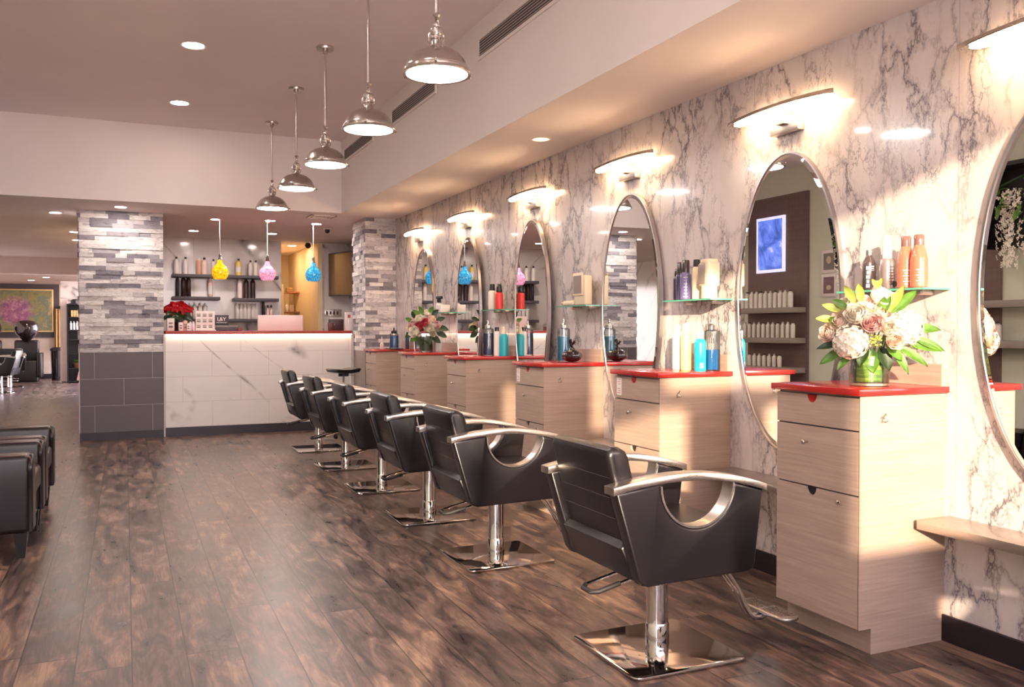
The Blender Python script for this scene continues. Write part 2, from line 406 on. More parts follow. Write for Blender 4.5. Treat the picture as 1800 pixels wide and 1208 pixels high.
def text_mesh(curve):
    """turn a text curve into a plain mesh object"""
    tmp = bpy.data.objects.new('lettering', curve); C.objects.link(tmp)
    dg = bpy.context.evaluated_depsgraph_get(); dg.update()
    me = bpy.data.meshes.new_from_object(tmp.evaluated_get(dg)); bpy.data.objects.remove(tmp)
    o = bpy.data.objects.new('lettering', me); C.objects.link(o)
    return o

# ================================================================== the setting
WX = 2.997           # mirror wall plane
ZL, ZH = 2.575, 3.398  # low and high ceilings
SX = 2.277           # soffit face
BY = 9.885           # face of the cross beam
FY = -1.5            # storefront behind the camera
LX = -2.2            # left wall of the front room
DX = -3.0            # left wall of the back room

struct('floor', MB().box(-3.2, 3.4, -2.2, 26.0, -0.06, 0.0), 'floor')
struct('ceiling', MB().box(-2.4, SX, -1.7, BY, ZH, ZH + 0.08), 'ceil_high')
lowc = struct('ceiling_low', MB().box(-3.2, 3.4, BY + 0.2, 18.2, ZL, ZL + 0.08), 'ceil_low')
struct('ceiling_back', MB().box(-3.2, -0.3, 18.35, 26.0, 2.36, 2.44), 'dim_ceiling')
struct('trim_1', MB().box(-3.2, -0.3, 18.2, 18.35, 2.26, ZL), 'ceil_low')
# soffit over the stations and the cross beam
struct('ceiling_soffit', MB().box(SX, 3.2, -1.7, BY + 0.2, ZL, ZH + 0.08), 'soffit')
struct('ceiling_beam', MB().box(-3.2, SX, BY, BY + 0.2, ZL, ZH + 0.08), 'soffit')
struct('wall_right', MB().box(WX, WX + 0.15, -1.7, 10.3, 0.0, ZL), 'marble')
struct('baseboard_right', MB().box(WX - 0.014, WX, -1.5, 10.14, 0, 0.105, 0.003), 'base_black')

# front storefront wall, unseen behind the camera, openings shaped to place the sun patches
fw = MB()
for b in ((-3.2, -1.72, 0, 3.4), (-1.42, -0.17, 0, 1.32), (-1.45, -1.38, 1.32, 2.29), (-0.17, 0.32, 0, 2.29), (-1.72, 0.32, 2.29, 2.37), (-1.72, 3.3, 3.0, 3.48), (2.75, 3.3, 0, 3.0), (0.32, 0.36, 2.29, 3.0), (-1.42, -0.76, 2.37, 3.0), (-1.72, -1.56, 2.37, 3.0), (-0.62, -0.36, 2.37, 3.0)):
    fw.box(b[0], b[1], FY - 0.12, FY, b[2], b[3])
for x0, x1, z0, z1 in ((0.32, 0.80, 0.0, 1.47), (0.80, 1.0, 0.0, 1.13), (0.80, 1.0, 1.28, 1.47), (1.0, 2.75, 0.0, 1.47), (1.62, 1.68, 1.47, 3.0)):  # low blockers with a slot, added to shape sun on the near station
    fw.box(x0, x1, FY - 0.08, FY - 0.02, z0, z1)
struct('wall_front', fw, 'white_wall')

# left wall of the front room: pale green and brown sections (seen in the mirrors)
struct('wall_left', MB().box(LX - 0.12, LX, -1.7, BY, 0, ZH), 'green_wall')
pn = MB(); pn.box(LX, LX + 0.04, 8.72, BY, 0, 3.05); pn.box(LX, LX + 0.04, 6.0, 7.1, 0, 3.3)
struct('trim_2', pn, 'brown_panel')
struct('wall_left_back', MB().box(DX - 0.12, DX, BY, 26.0, 0, ZL), 'wall_tile_y')
struct('wall_left_return', MB().box(DX - 0.12, LX, BY - 0.0, BY + 0.12, 0, ZH), 'green_wall')

# far wall with painting, half height marble below
struct('wall_far', MB().box(-3.2, -0.3, 24.55, 24.7, 0, 2.44), plain('far_wall_paint', rgb(196, 176, 158), 0.7))
struct('trim_3', MB().box(-3.0, -1.5, 24.50, 24.55, 1.03, 2.36), 'frame_dark')
struct('baseboard_far', MB().box(-3.0, -1.4, 24.52, 24.55, 0, 0.12), 'base_black')
struct('wall_partition', MB().box(-1.36, -0.3, 22.7, 22.85, 0, 2.44), 'wall_tile')
struct('trim_4', MB().box(-1.37, -1.22, 22.66, 22.70, 0.03, 1.95), 'white_wall')

# reception alcove
struct('wall_back', MB().box(0.30, 2.174, 13.45, 13.6, 0, ZL), 'wall_tile')
struct('wall_back_right', MB().box(2.79, 3.3, 13.45, 13.6, 0, ZL), 'wall_tile')
struct('wall_passage', MB().box(2.72, 2.79, 13.40, 16.0, 0, ZL), 'cream_wall')
struct('wall_passage_end', MB().box(1.9, 2.79, 16.0, 16.1, 0, ZL), 'cream_wall')
struct('wall_passage_left', MB().box(2.10, 2.174, 13.6, 16.0, 0, ZL), 'cream_wall')
struct('wall_reception_right', MB().box(3.22, 3.34, 10.2, 13.6, 0, ZL), 'wall_tile_y')
struct('wall_reception_left', MB().box(-0.38, -0.30, 11.35, 18.2, 0, ZL), 'cream_wall')
struct('wall_reception_corner', MB().box(-0.38, 0.30, 13.45, 13.6, 0, ZL), 'wall_tile')
d = MB().box(-0.30, -0.27, 11.7, 13.0, 0, 2.1); d.box(-0.27, -0.262, 11.74, 12.33, 0.02, 2.06); d.box(-0.27, -0.262, 12.37, 12.96, 0.02, 2.06)
struct('door_1', d, 'brown_panel')

# ledger stone built strip by strip
def ledger(name, face, a0, a1, z0, z1, pos, parent, sgn=-1):
    mb = MB(); rh = 0.0485; z = z0; rnd = random.Random(hash(name) % 999 if False else len(name) * 7 + int(a0 * 100))
    while z < z1 - 0.005:
        zz = min(z + rh, z1); a = a0 - rnd.random() * 0.2
        while a < a1:
            w = rnd.choice((0.12, 0.17, 0.22, 0.28, 0.34)); b = min(a + w, a1); aa = max(a, a0)
            if b - aa > 0.006:
                t = rnd.uniform(0.006, 0.026)
                lo, hi = sorted((pos, pos + sgn * t))
                if face == 'Y': mb.box(aa + 0.0006, b - 0.0006, lo, hi, z + 0.0006, zz - 0.0006)
                else: mb.box(lo, hi, aa + 0.0006, b - 0.0006, z + 0.0006, zz - 0.0006)
            a += w
        z += rh
    return mb.build(name, 'stone', parent, smooth=None)

p = struct('wall_pillar_left', MB().box(-0.455, 0.405, 10.76, 11.35, 0, ZL), 'frame_dark')
ledger('stone_cladding', 'Y', -0.46, 0.41, 0.984, ZL, 10.76, p)
ledger('stone_cladding', 'X', 10.76, 11.35, 0.984, ZL, -0.455, p)
MB().box(-0.462, 0.412, 10.745, 10.76, 0.0, 0.984).build('tile_cladding', 'grey_tile', p, smooth=None)
MB().box(-0.462, -0.455, 10.76, 11.35, 0.0, 0.984).build('tile_cladding', 'grey_tile', p, smooth=None)
MB().box(-0.466, 0.405, 10.733, 10.745, 0.0, 0.085).build('skirting', 'base_grey', p, smooth=None)
MB().box(0.405, 0.421, 10.732, 10.76, 0.0, 1.19).box(-0.47, -0.462, 10.738, 10.76, 0.0, 1.0).build('corner_trim', 'grout_trim', p, smooth=None)

p = struct('wall_pillar_right', MB().box(2.645, WX, 10.16, 10.80, 0, ZL), 'frame_dark')
ledger('stone_cladding', 'Y', 2.625, WX, 0.984, ZL, 10.16, p)
ledger('stone_cladding', 'X', 10.16, 10.80, 0.984, ZL, 2.645, p)
MB().box(2.625, WX, 10.135, 10.16, 0, 0.984).box(2.625, 2.645, 10.135, 10.74, 0, 0.984).build('tile_cladding', plain('taupe_tile', rgb(132, 122, 118), 0.45), p, smooth=None)

# ================================================================== reception desk
rd = thing('reception_desk', 'white marble tiled reception desk with a red top and a strip of light', 'reception desk', (0.424, 10.74, 0))
MB().box(0, 2.20, 0.0, 0.55, 0.09, 1.1855).build('front_panel', 'desk_tile', rd, loc=(0, 0, 0), smooth=None)
MB().box(0, 2.17, -0.012, 0.4, 0, 0.105).build('plinth', 'base_grey', rd, smooth=None)
MB().box(-0.0, 2.17, -0.040, 0.62, 1.186, 1.224, 0.003).build('countertop', 'red_dull', rd)
MB().box(0.01, 2.17, -0.022, -0.006, 1.180, 1.1855).build('light_strip', glow('warm_led', (1.0, 0.72, 0.48, 1), 9 * LAMP), rd, smooth=None)
MB().box(2.166, 2.172, -0.02, 0.0, 0.1, 1.19).build('edge_trim', 'grout_trim', rd, smooth=None)

# ================================================================== pendants
def pendant():
    t = thing('pendant_lamp', '', 'pendant lamp', (0, 0, 0))
    MB().lathe([(0.062, ZH - 0.022), (0.066, ZH - 0.012), (0.066, ZH)], seg=28).cyl(0.02, ZH - 0.05, ZH - 0.02).build('canopy', 'nickel', t)
    MB().cyl(0.0075, 2.80, ZH - 0.03, seg=12).build('rod', 'nickel', t)
    sw = MB(); sw.lathe([(0.012, 2.80), (0.018, 2.79), (0.012, 2.778)], seg=16)
    sw.tube([(0.0, 0.022, 2.735), (0, 0.026, 2.752), (0, 0.018, 2.77), (0, 0, 2.778), (0, -0.018, 2.77), (0, -0.026, 2.752), (0, -0.022, 2.735)], 0.005, 6)
    sw.ball((0, 0, 2.74), 0.017); sw.lathe([(0.014, 2.735), (0.032, 2.72), (0.034, 2.70), (0.03, 2.688), (0.036, 2.682), (0.036, 2.672), (0.027, 2.665), (0.027, 2.645), (0.034, 2.632)], seg=24)
    for a in (0.4, 2.5, 4.6):
        x, y = math.cos(a) * 0.038, math.sin(a) * 0.038
        sw.tube([(x * 0.8, y * 0.8, 2.715), (x * 1.15, y * 1.15, 2.70), (x * 1.15, y * 1.15, 2.66), (x * 0.8, y * 0.8, 2.648)], 0.004, 6)
    sw.build('swivel_neck', 'nickel', t)
    out = [(0.034, 2.634), (0.05, 2.628), (0.085, 2.615), (0.115, 2.595), (0.138, 2.567), (0.150, 2.54), (0.153, 2.535), (0.153, 2.529), (0.160, 2.524), (0.160, 2.508)]
    inn = [(0.152, 2.508), (0.150, 2.524), (0.145, 2.538), (0.133, 2.565), (0.11, 2.59), (0.03, 2.626)]
    MB().lathe(out + inn, seg=40, capb=False, capt=True).build('shade', 'nickel', t)
    rg = MB()
    pr = [(0.152, 2.500), (0.166, 2.498), (0.169, 2.505), (0.164, 2.513), (0.154, 2.513)]
    rg.lathe(pr + [pr[0]], seg=40, capb=False, capt=False)
    for a in (0.15, 2.25, 4.35):
        x, y = math.cos(a), math.sin(a)
        rg.tube([(x * 0.160, y * 0.160, 2.512), (x * 0.182, y * 0.182, 2.514)], 0.006, 8); rg.ball((x * 0.186, y * 0.186, 2.514), 0.008, 8, 6)
        rg.tube([(x * 0.172, y * 0.172, 2.504), (x * 0.168, y * 0.168, 2.535)], 0.004, 6)
    rg.build('clamp_ring', 'nickel', t)
    MB().lathe([(0.151, 2.503), (0.13, 2.5025), (0.06, 2.502), (0.002, 2.502)], seg=32, capb=False, capt=True).build('lens', glow('pendant_lens', (1.0, 0.90, 0.85, 1), 16 * LAMP), t)
    return t
pt = pendant(); pl_y = [4.057, 5.363, 6.64, 7.87, 9.27]
pl_lab = ['brushed nickel dome pendant lamp, the nearest and largest, beside the air vents', 'second nearest brushed nickel dome pendant lamp of the hanging row',
          'middle brushed nickel dome pendant lamp of the five in the row', 'fourth nearest brushed nickel dome pendant lamp, second from the reception end',
          'farthest brushed nickel dome pendant lamp, closest to the reception desk']
for i, y in enumerate(pl_y):
    if i == 0: pt.location = (1.41, y, 0); pt['label'] = pl_lab[0]; pt['group'] = 'dome pendant lamps in a row'
    else: dup(pt, (1.41, y, 0), pl_lab[i])

# ================================================================== downlights
def downlight(name, z, r, mat, lab, x, y, grp):
    t = thing(name, lab, 'ceiling light', (x, y, z), 0, grp)
    pr = [(r, -0.0015), (r * 1.22, -0.004), (r * 1.27, 0.0)]
    MB().lathe(pr, seg=28, capb=False, capt=False).build('trim_ring', 'white', t)
    MB().lathe([(r * 1.02, -0.002), (0.001, -0.0021)], seg=24, capb=False, capt=True).build('lens', mat, t)
    return t
g_hi = glow('downlight_lens', (1.0, 0.88, 0.82, 1), 42 * LAMP)
g_lo = glow('low_downlight_lens', (1.0, 0.87, 0.80, 1), 78 * LAMP)
g_wa = glow('warm_downlight_lens', (1.0, 0.76, 0.50, 1), 60 * LAMP)
g_off = glow('dim_lens', (1.0, 0.7, 0.5, 1), 0.8)
for (x, y), l in (((0.49, 7.01), 'round recessed light in the high ceiling, the nearer of the two in view'), ((0.49, 8.84), 'round recessed light in the high ceiling, the farther one nearer the beam'),
                  ((0.49, 5.2), 'added unseen recessed light in the high ceiling above the left foreground'), ((0.49, 3.3), 'added unseen recessed light in the high ceiling over the camera side'),  # from here on: lights out of view, added to brighten the room
                  ((-1.3, 7.01), 'added unseen recessed light in the high ceiling over the leather armchairs'), ((-1.3, 4.2), 'added unseen recessed light in the high ceiling by the left wall'), ((0.49, 1.2), 'added unseen recessed light in the high ceiling near the storefront'), ((-1.3, 1.8), 'added unseen recessed light in the high ceiling by the storefront corner')):
    downlight('recessed_light', ZH, 0.075, g_hi, l, x, y, 'recessed lights in the high ceiling')
low = [((-0.033, 10.36), 'round recessed light directly above the left stone pillar', g_lo), ((-0.717, 11.17), 'round recessed light left of the stone pillar, nearest the beam', g_lo),
       ((1.02, 11.07), 'round recessed light beside the yellow glass pendant cord', g_lo), ((1.636, 10.92), 'round recessed light beside the pink glass pendant cord', g_lo),
       ((2.221, 11.03), 'round recessed light beside the blue glass pendant cord', g_lo), ((0.857, 12.48), 'round recessed light above the left half of the product wall', g_lo),
       ((1.882, 12.41), 'round recessed light above the right half of the product wall', g_lo), ((-0.621, 13.29), 'round recessed light half hidden by the stone pillar edge', g_lo),
       ((-0.646, 14.47), 'small round recessed light below the one at the pillar edge', g_lo), ((2.441, 14.06), 'round warm recessed light inside the cream passage', g_wa), ((2.3, 14.9), 'far warm recessed light inside the cream passage', g_wa),
       ((2.666, 5.464), 'small round fitting in the soffit above the mirror wall, barely lit', g_off), ((-2.0, 12.2), 'recessed light over the shampoo corner', g_lo)]
for (x, y), l, g in low: downlight('recessed_light', ZL, 0.055, g, l, x, y, 'recessed lights in the low ceiling')
downlight('recessed_light', 2.36, 0.06, g_wa, 'round recessed light nearest in front of the far painting', -1.55, 21.2, 'recessed lights at the far end')
downlight('recessed_light', 2.36, 0.06, g_wa, 'round recessed light farther left in front of the far painting', -1.95, 22.6, 'recessed lights at the far end')

# security camera and ceiling diffuser
t = thing('security_camera', 'small black dome camera on the low ceiling near the right pillar', 'camera', (2.453, 11.47, ZL))
MB().cyl(0.05, -0.015, 0).build('mount', 'white', t); MB().ball((0, 0, -0.03), 0.034).build('dome', 'black', t)
t = thing('security_camera', 'dark ball camera on the ceiling above the passage entrance', 'camera', (2.55, 13.3, ZL))
MB().cyl(0.05, -0.02, 0).build('mount', 'white', t); MB().ball((0, 0, -0.06), 0.045).build('dome', 'black', t)
t = thing('ceiling_diffuser', 'square white air diffuser in the low ceiling by the right pillar', 'vent', (2.13, 10.28, ZL))
f = MB()
for i in range(3): r = 0.15 - i * 0.045; f.box(-r, r, -r, -r + 0.02, -0.012 + i * 0.003, 0).box(-r, r, r - 0.02, r, -0.012 + i * 0.003, 0).box(-r, -r + 0.02, -r, r, -0.012 + i * 0.003, 0).box(r - 0.02, r, -r, r, -0.012 + i * 0.003, 0)
f.build('frame', 'white', t)

# ================================================================== linear air vents on the soffit face
def vent():
    t = thing('air_vent', '', 'vent', (0, 0, 0)); L = 1.27
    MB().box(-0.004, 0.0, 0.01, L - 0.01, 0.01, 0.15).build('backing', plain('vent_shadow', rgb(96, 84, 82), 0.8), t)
    MB().box(-0.012, 0, 0, L, 0, 0.022).box(-0.012, 0, 0, L, 0.138, 0.16).box(-0.012, 0, 0, 0.022, 0.022, 0.138).box(-0.012, 0, L - 0.022, L, 0.022, 0.138).build('frame', 'soffit', t)
    for k in range(6):
        z = 0.033 + k * 0.0185
        MB().prism([(-0.0105, z - 0.002), (-0.0105, z + 0.001), (-0.004, z + 0.006), (-0.004, z + 0.003)], 0.022, L - 0.022, 'XZ').build('slat', 'soffit', t, smooth=None)
    return t
v0 = vent(); vl = ['long slotted air vent nearest the camera, cut by the top edge', 'middle slotted air vent behind the two nearest pendants', 'farthest slotted air vent near the end of the soffit']
for i, (y, z) in enumerate(((4.39, 3.122), (6.555, 3.122), (8.46, 3.122))):
    if i == 0: v0.location = (SX, y, z); v0['label'] = vl[0]; v0['group'] = 'slotted vents in the soffit face'
    else: dup(v0, (SX, y, z), vl[i])

# ================================================================== oval mirrors
def mirror():
    t = thing('oval_mirror', '', 'mirror', (0, 0, 0)); n = 72; a, b = 0.362, 0.732
    E = lambda k, s, x, d=0: (x, (a * s - d) * math.cos(2 * PI * k / n), (b * s - d) * math.sin(2 * PI * k / n))
    def ring(x0, d0, x1, d1):
        m = MB(); A = [m.bm.verts.new(E(k, 1, x0, d0)) for k in range(n)]; B = [m.bm.verts.new(E(k, 1, x1, d1)) for k in range(n)]
        for k in range(n): j = (k + 1) % n; m.bm.faces.new((A[k], A[j], B[j], B[k]))
        return m
    m = MB(); m.bm.faces.new([m.bm.verts.new(E(k, 1, -0.020, 0.026)) for k in range(n)]); m.build('glass', 'mirror', t, smooth=None)
    ring(-0.020, 0.026, -0.0165, 0.006).build('bevel', 'mirror', t, smooth=None)
    m = MB()
    prev = None
    for x0, d0 in ((-0.0165, 0.006), (-0.021, 0.004), (-0.021, -0.006), (0.0035, -0.006)):
        V = [m.bm.verts.new(E(k, 1, x0, d0)) for k in range(n)]
        if prev:
            for k in range(n): j = (k + 1) % n; m.bm.faces.new((prev[k], prev[j], V[j], V[k]))
        prev = V
    m.bm.faces.new(prev); m.build('rim', 'mirror_edge', t)
    return t
mi0 = mirror(); my = [1.93, 3.35, 4.78, 6.225, 7.61, 9.02]
ml = ['oval mirror cut by the right edge of the photo', 'whole oval mirror between the two nearest stations, reflecting a brown shelf wall', 'oval mirror reflecting the left stone pillar, between second and third stations',
      'oval mirror reflecting the pink glass pendant', 'oval mirror reflecting the dark bottle shelves, beside the flower vase', 'farthest oval mirror, nearest the right stone pillar']
MYAW = [0, 0, -1.4, -4.0, -4.0, -0.2]
for i, y in enumerate(my):
    rz = math.radians(MYAW[i])
    if i == 0: mi0.location = (WX - 0.004, y, 1.382); mi0['label'] = ml[0]; mi0['group'] = 'oval wall mirrors'; mi0.rotation_euler = (0, 0, rz)
    else: dup(mi0, (WX - 0.004 - (0.362 * math.sin(abs(rz)) * 1.0), y, 1.382), ml[i], rz)

# ================================================================== sconces
def sconce():
    t = thing('wall_sconce', '', 'wall light', (0, 0, 0)); L = 0.37; n = 20
    # blade-like metal cover, arched and tapered
    m = MB(); top = []; bot = []
    rows = []
    for i in range(n + 1):
        u = -1 + 2 * i / n; w = 0.029 * math.sqrt(max(0, 1 - abs(u) ** 2.2)) + 0.005; zc = 0.014 * (1 - u * u) ; y = u * L
        rows.append([m.bm.verts.new((-w, y, zc + 0.004)), m.bm.verts.new((-w * 0.5, y, zc + 0.022)), m.bm.verts.new((w * 0.5, y, zc + 0.022)), m.bm.verts.new((w, y, zc + 0.004)), m.bm.verts.new((w * 0.9, y, zc)), m.bm.verts.new((-w * 0.9, y, zc))])
    for A, B in zip(rows, rows[1:]):
        for k in range(6): j = (k + 1) % 6; m.bm.faces.new((A[k], A[j], B[j], B[k]))
    m.bm.faces.new(rows[0]); m.bm.faces.new(list(reversed(rows[-1]))); m.build('cover', 'nickel', t)
    m = MB(); rings = []
    for i in range(n + 1):
        u = -1 + 2 * i / n; k = math.sqrt(max(0.0, 1 - abs(u) ** 2.4)); w = 0.026 * k + 0.004; h = 0.017 * k + 0.004; zc = 0.014 * (1 - (u * 0.86) ** 2) - 0.004; y = u * (L - 0.055)
        rings.append([m.bm.verts.new((w * math.cos(a), y, zc - h * 0.5 + h * math.sin(a))) for a in [2 * PI * q / 12 for q in range(12)]])
    for A, B in zip(rings, rings[1:]):
        for k in range(12): j = (k + 1) % 12; m.bm.faces.new((A[k], A[j], B[j], B[k]))
    m.bm.faces.new(rings[0]); m.bm.faces.new(list(reversed(rings[-1])))
    m.build('diffuser', glow('sconce_diffuser', (1.0, 0.64, 0.35, 1), 15 * LAMP), t)
    MB().box(0.045, 0.087, -0.10, 0.10, -0.100, -0.030, 0.004).box(0.02, 0.06, -0.03, 0.03, -0.06, 0.01).build('bracket', 'brushed', t)
    return t
sc0 = sconce(); sy = [1.97, 3.345, 4.797, 6.242, 7.722, 9.176]
sl = ['curved wall sconce at the top right corner, partly outside the photo', 'curved glowing wall sconce above the whole near oval mirror', 'third nearest curved wall sconce, above the mirror showing the stone pillar',
      'curved wall sconce above the mirror showing the pink pendant', 'curved wall sconce second from the far end of the marble wall', 'farthest and smallest curved wall sconce, next to the right pillar']
for i, y in enumerate(sy):
    if i == 0: sc0.location = (2.909, y, 2.31); sc0['label'] = sl[0]; sc0['group'] = 'curved sconces on the marble wall'
    else: dup(sc0, (2.909, y, 2.31), sl[i])

# ================================================================== styling stations
CAB = [(2.43, 2.90), (3.775, 4.235), (5.14, 5.60), (6.58, 7.05), (7.955, 8.43), (9.34, 9.80)]
def notch_front(y0, y1, z0, z1, yc, r):
    return [(y0, z0), (y1, z0), (y1, z1)] + [(yc + r * math.cos(math.radians(a)), z1 + r * 1.1 * -math.sin(math.radians(a))) for a in range(0, 181, 15)] + [(y0, z1)]
def station():
    t = thing('styling_station', '', 'cabinet', (0, 0, 0)); D = 0.455; W = 0.457  # local: x 0 at door fronts, y 0 near side
    b = MB(); b.box(0.019, W, 0, D, 0.10, 0.992); b.box(0.065, W, 0.0, D, 0, 0.10)
    b.build('body', 'laminate', t, smooth=None)
    MB().box(0.0, W - 0.0, -0.004, 0.0, 0.10, 0.992).box(0.062, W, -0.004, 0, 0.0, 0.10).build('side_panel', 'laminate', t, smooth=None)
    MB().box(0.012, 0.019, 0.004, D - 0.004, 0.105, 0.985).build('drawer_gap', 'black', t, smooth=None)
    gaps = [(0.861, 0.984, True), (0.613, 0.855, False), (0.102, 0.607, True)]
    for i, (z0, z1, nt) in enumerate(gaps):
        m = MB(); y0, y1 = 0.004, D - 0.004
        if nt: m.prism(notch_front(y0, y1, z0, z1, D * 0.55, 0.030), 0.0, 0.016, 'YZ')
        else: m.box(0.0, 0.016, y0, y1, z0, z1)
        dr = m.build('drawer', 'laminate', t, smooth=None)
        if i == 0:
            MB().prism([(D * 0.55 + 0.029 * math.cos(math.radians(a)), z1 - 0.001 - 0.032 * math.sin(math.radians(a))) for a in range(0, 181, 15)], 0.006, 0.012, 'YZ').build('finger_pull', 'red', dr, smooth=None)
        if i == 1:
            MB().lathe([(0.004, 0.0), (0.004, -0.014), (0.009, -0.018), (0.010, -0.024), (0.006, -0.028)], (0, D * 0.60, 0.79), 14, 'X').build('knob', 'brushed', dr)
        if i == 2:
            MB().lathe([(0.009, 0.0), (0.009, -0.004), (0.006, -0.006)], (0, 0.10, 0.572), 14, 'X').build('lock', 'chrome', dr)
    MB().box(-0.022, W, -0.022, D + 0.012, 0.995, 1.020, 0.0025).build('countertop', 'red', t)
    MB().box(W - 0.02, W, 0.0, D - 0.15 + 0.13, 1.02, 1.108, 0.001).build('backsplash', 'laminate', t, smooth=None)
    h = MB(); x, z = 0.115, 0.905
    h.lathe([(0.010, 0), (0.010, -0.003)], (x, -0.004, z), 14, 'Y')
    h.tube([(x, -0.006, z + 0.006), (x, -0.016, z + 0.012), (x, -0.022, z + 0.02)], 0.0028, 6)
    h.tube([(x, -0.006, z - 0.002), (x - 0.008, -0.014, z - 0.014), (x - 0.012, -0.022, z - 0.006)], 0.0028, 6)
    h.tube([(x, -0.006, z - 0.002), (x + 0.008, -0.014, z - 0.014), (x + 0.012, -0.022, z - 0.006)], 0.0028, 6)
    h.build('hook', 'brushed', t)
    return t
st0 = station()
stl = ['tall greige styling station nearest the camera, with the large white bouquet on it', 'greige styling station with a green spray can and blue jar on its red top', 'greige styling station with the black round pumpkin jar on top',
       'greige styling station with a dark blue bottle and one turquoise can', 'greige styling station carrying the small mixed flower vase', 'farthest greige styling station, against the stone pillar']
STN = []
for i, (y0, y1) in enumerate(CAB):
    if i == 0: st0.location = (2.539, y0 + 0.022, 0); st0['label'] = stl[0]; st0['group'] = 'styling stations along the marble wall'; STN.append(st0)
    else: STN.append(dup(st0, (2.539, y0 + 0.022, 0), stl[i]))
for i in (1, 2):   # price stickers on two stations
    s_ = MB().box(-0.0012, 0.0, 0.375, 0.425, 0.877, 0.975).build('sticker', 'paper', STN[i], smooth=None)
    m = MB()
    for k, z in enumerate((0.965, 0.953, 0.941, 0.915, 0.903, 0.891)): m.box(-0.0018, -0.0012, 0.383, 0.417 if k % 2 else 0.409, z - 0.003, z)
    m.build('print', 'ink_red', s_, smooth=None)

# low metal shelves under the mirrors
lsl = ['low brushed metal footrest shelf under the mirror at the right edge', 'low brushed metal footrest shelf between the two nearest stations', 'low brushed metal footrest shelf between second and third stations']
for i, (y0, y1) in enumerate(((1.45, 2.42), (2.93, 3.76), (4.27, 5.12))):
    t = thing('ledge_shelf', lsl[i], 'shelf', (WX, y0, 0.47), 0, 'low metal shelves under the mirrors')
    MB().box(-0.19, 0, 0, y1 - y0, 0, 0.035, 0.002).build('board', 'brushed', t)
    for yy in (0.35, 0.52):
        br = MB()
        if yy < y1 - y0: br.tube([(-0.02, yy + 0.1, -0.002), (-0.015, yy + 0.1, -0.09), (-0.02, yy + 0.11, -0.10)], 0.006, 8); br.tube([(-0.06, yy + 0.1, -0.002), (-0.015, yy + 0.1, -0.09)], 0.005, 8)
        br.build('bracket', 'nickel', t)

# glass shelves
gl_lab = ['glass shelf above the large bouquet with orange shampoo bottles', 'glass shelf with violet bottles and a cream dispenser', 'glass shelf holding cream clippers and a folded cream device',
          'glass shelf with one white, one yellow and one red bottle', 'farthest glass shelf with a black topped spray bottle']
GSH = []
for i, (y0, y1) in enumerate(CAB[:5]):
    t = thing('glass_shelf', gl_lab[i], 'shelf', (WX, y0 + 0.005, 1.404), 0, 'glass shelves between the mirrors'); GSH.append(t)
    MB().box(-0.147, -0.001, 0, 0.45, 0, 0.009).build('pane', 'shelf_glass', t, smooth=None)
    MB().box(-0.1485, -0.147, 0, 0.45, 0.0005, 0.0085).box(-0.147, -0.001, -0.0015, 0, 0.0005, 0.0085).build('polished_edge', 'glass_edge', t, smooth=None)
    for yy in (0.08, 0.33): MB().lathe([(0.012, 0.0), (0.012, -0.075), (0.009, -0.08)], (0, yy, -0.006), 12, 'X').build('clip', 'brushed', t)

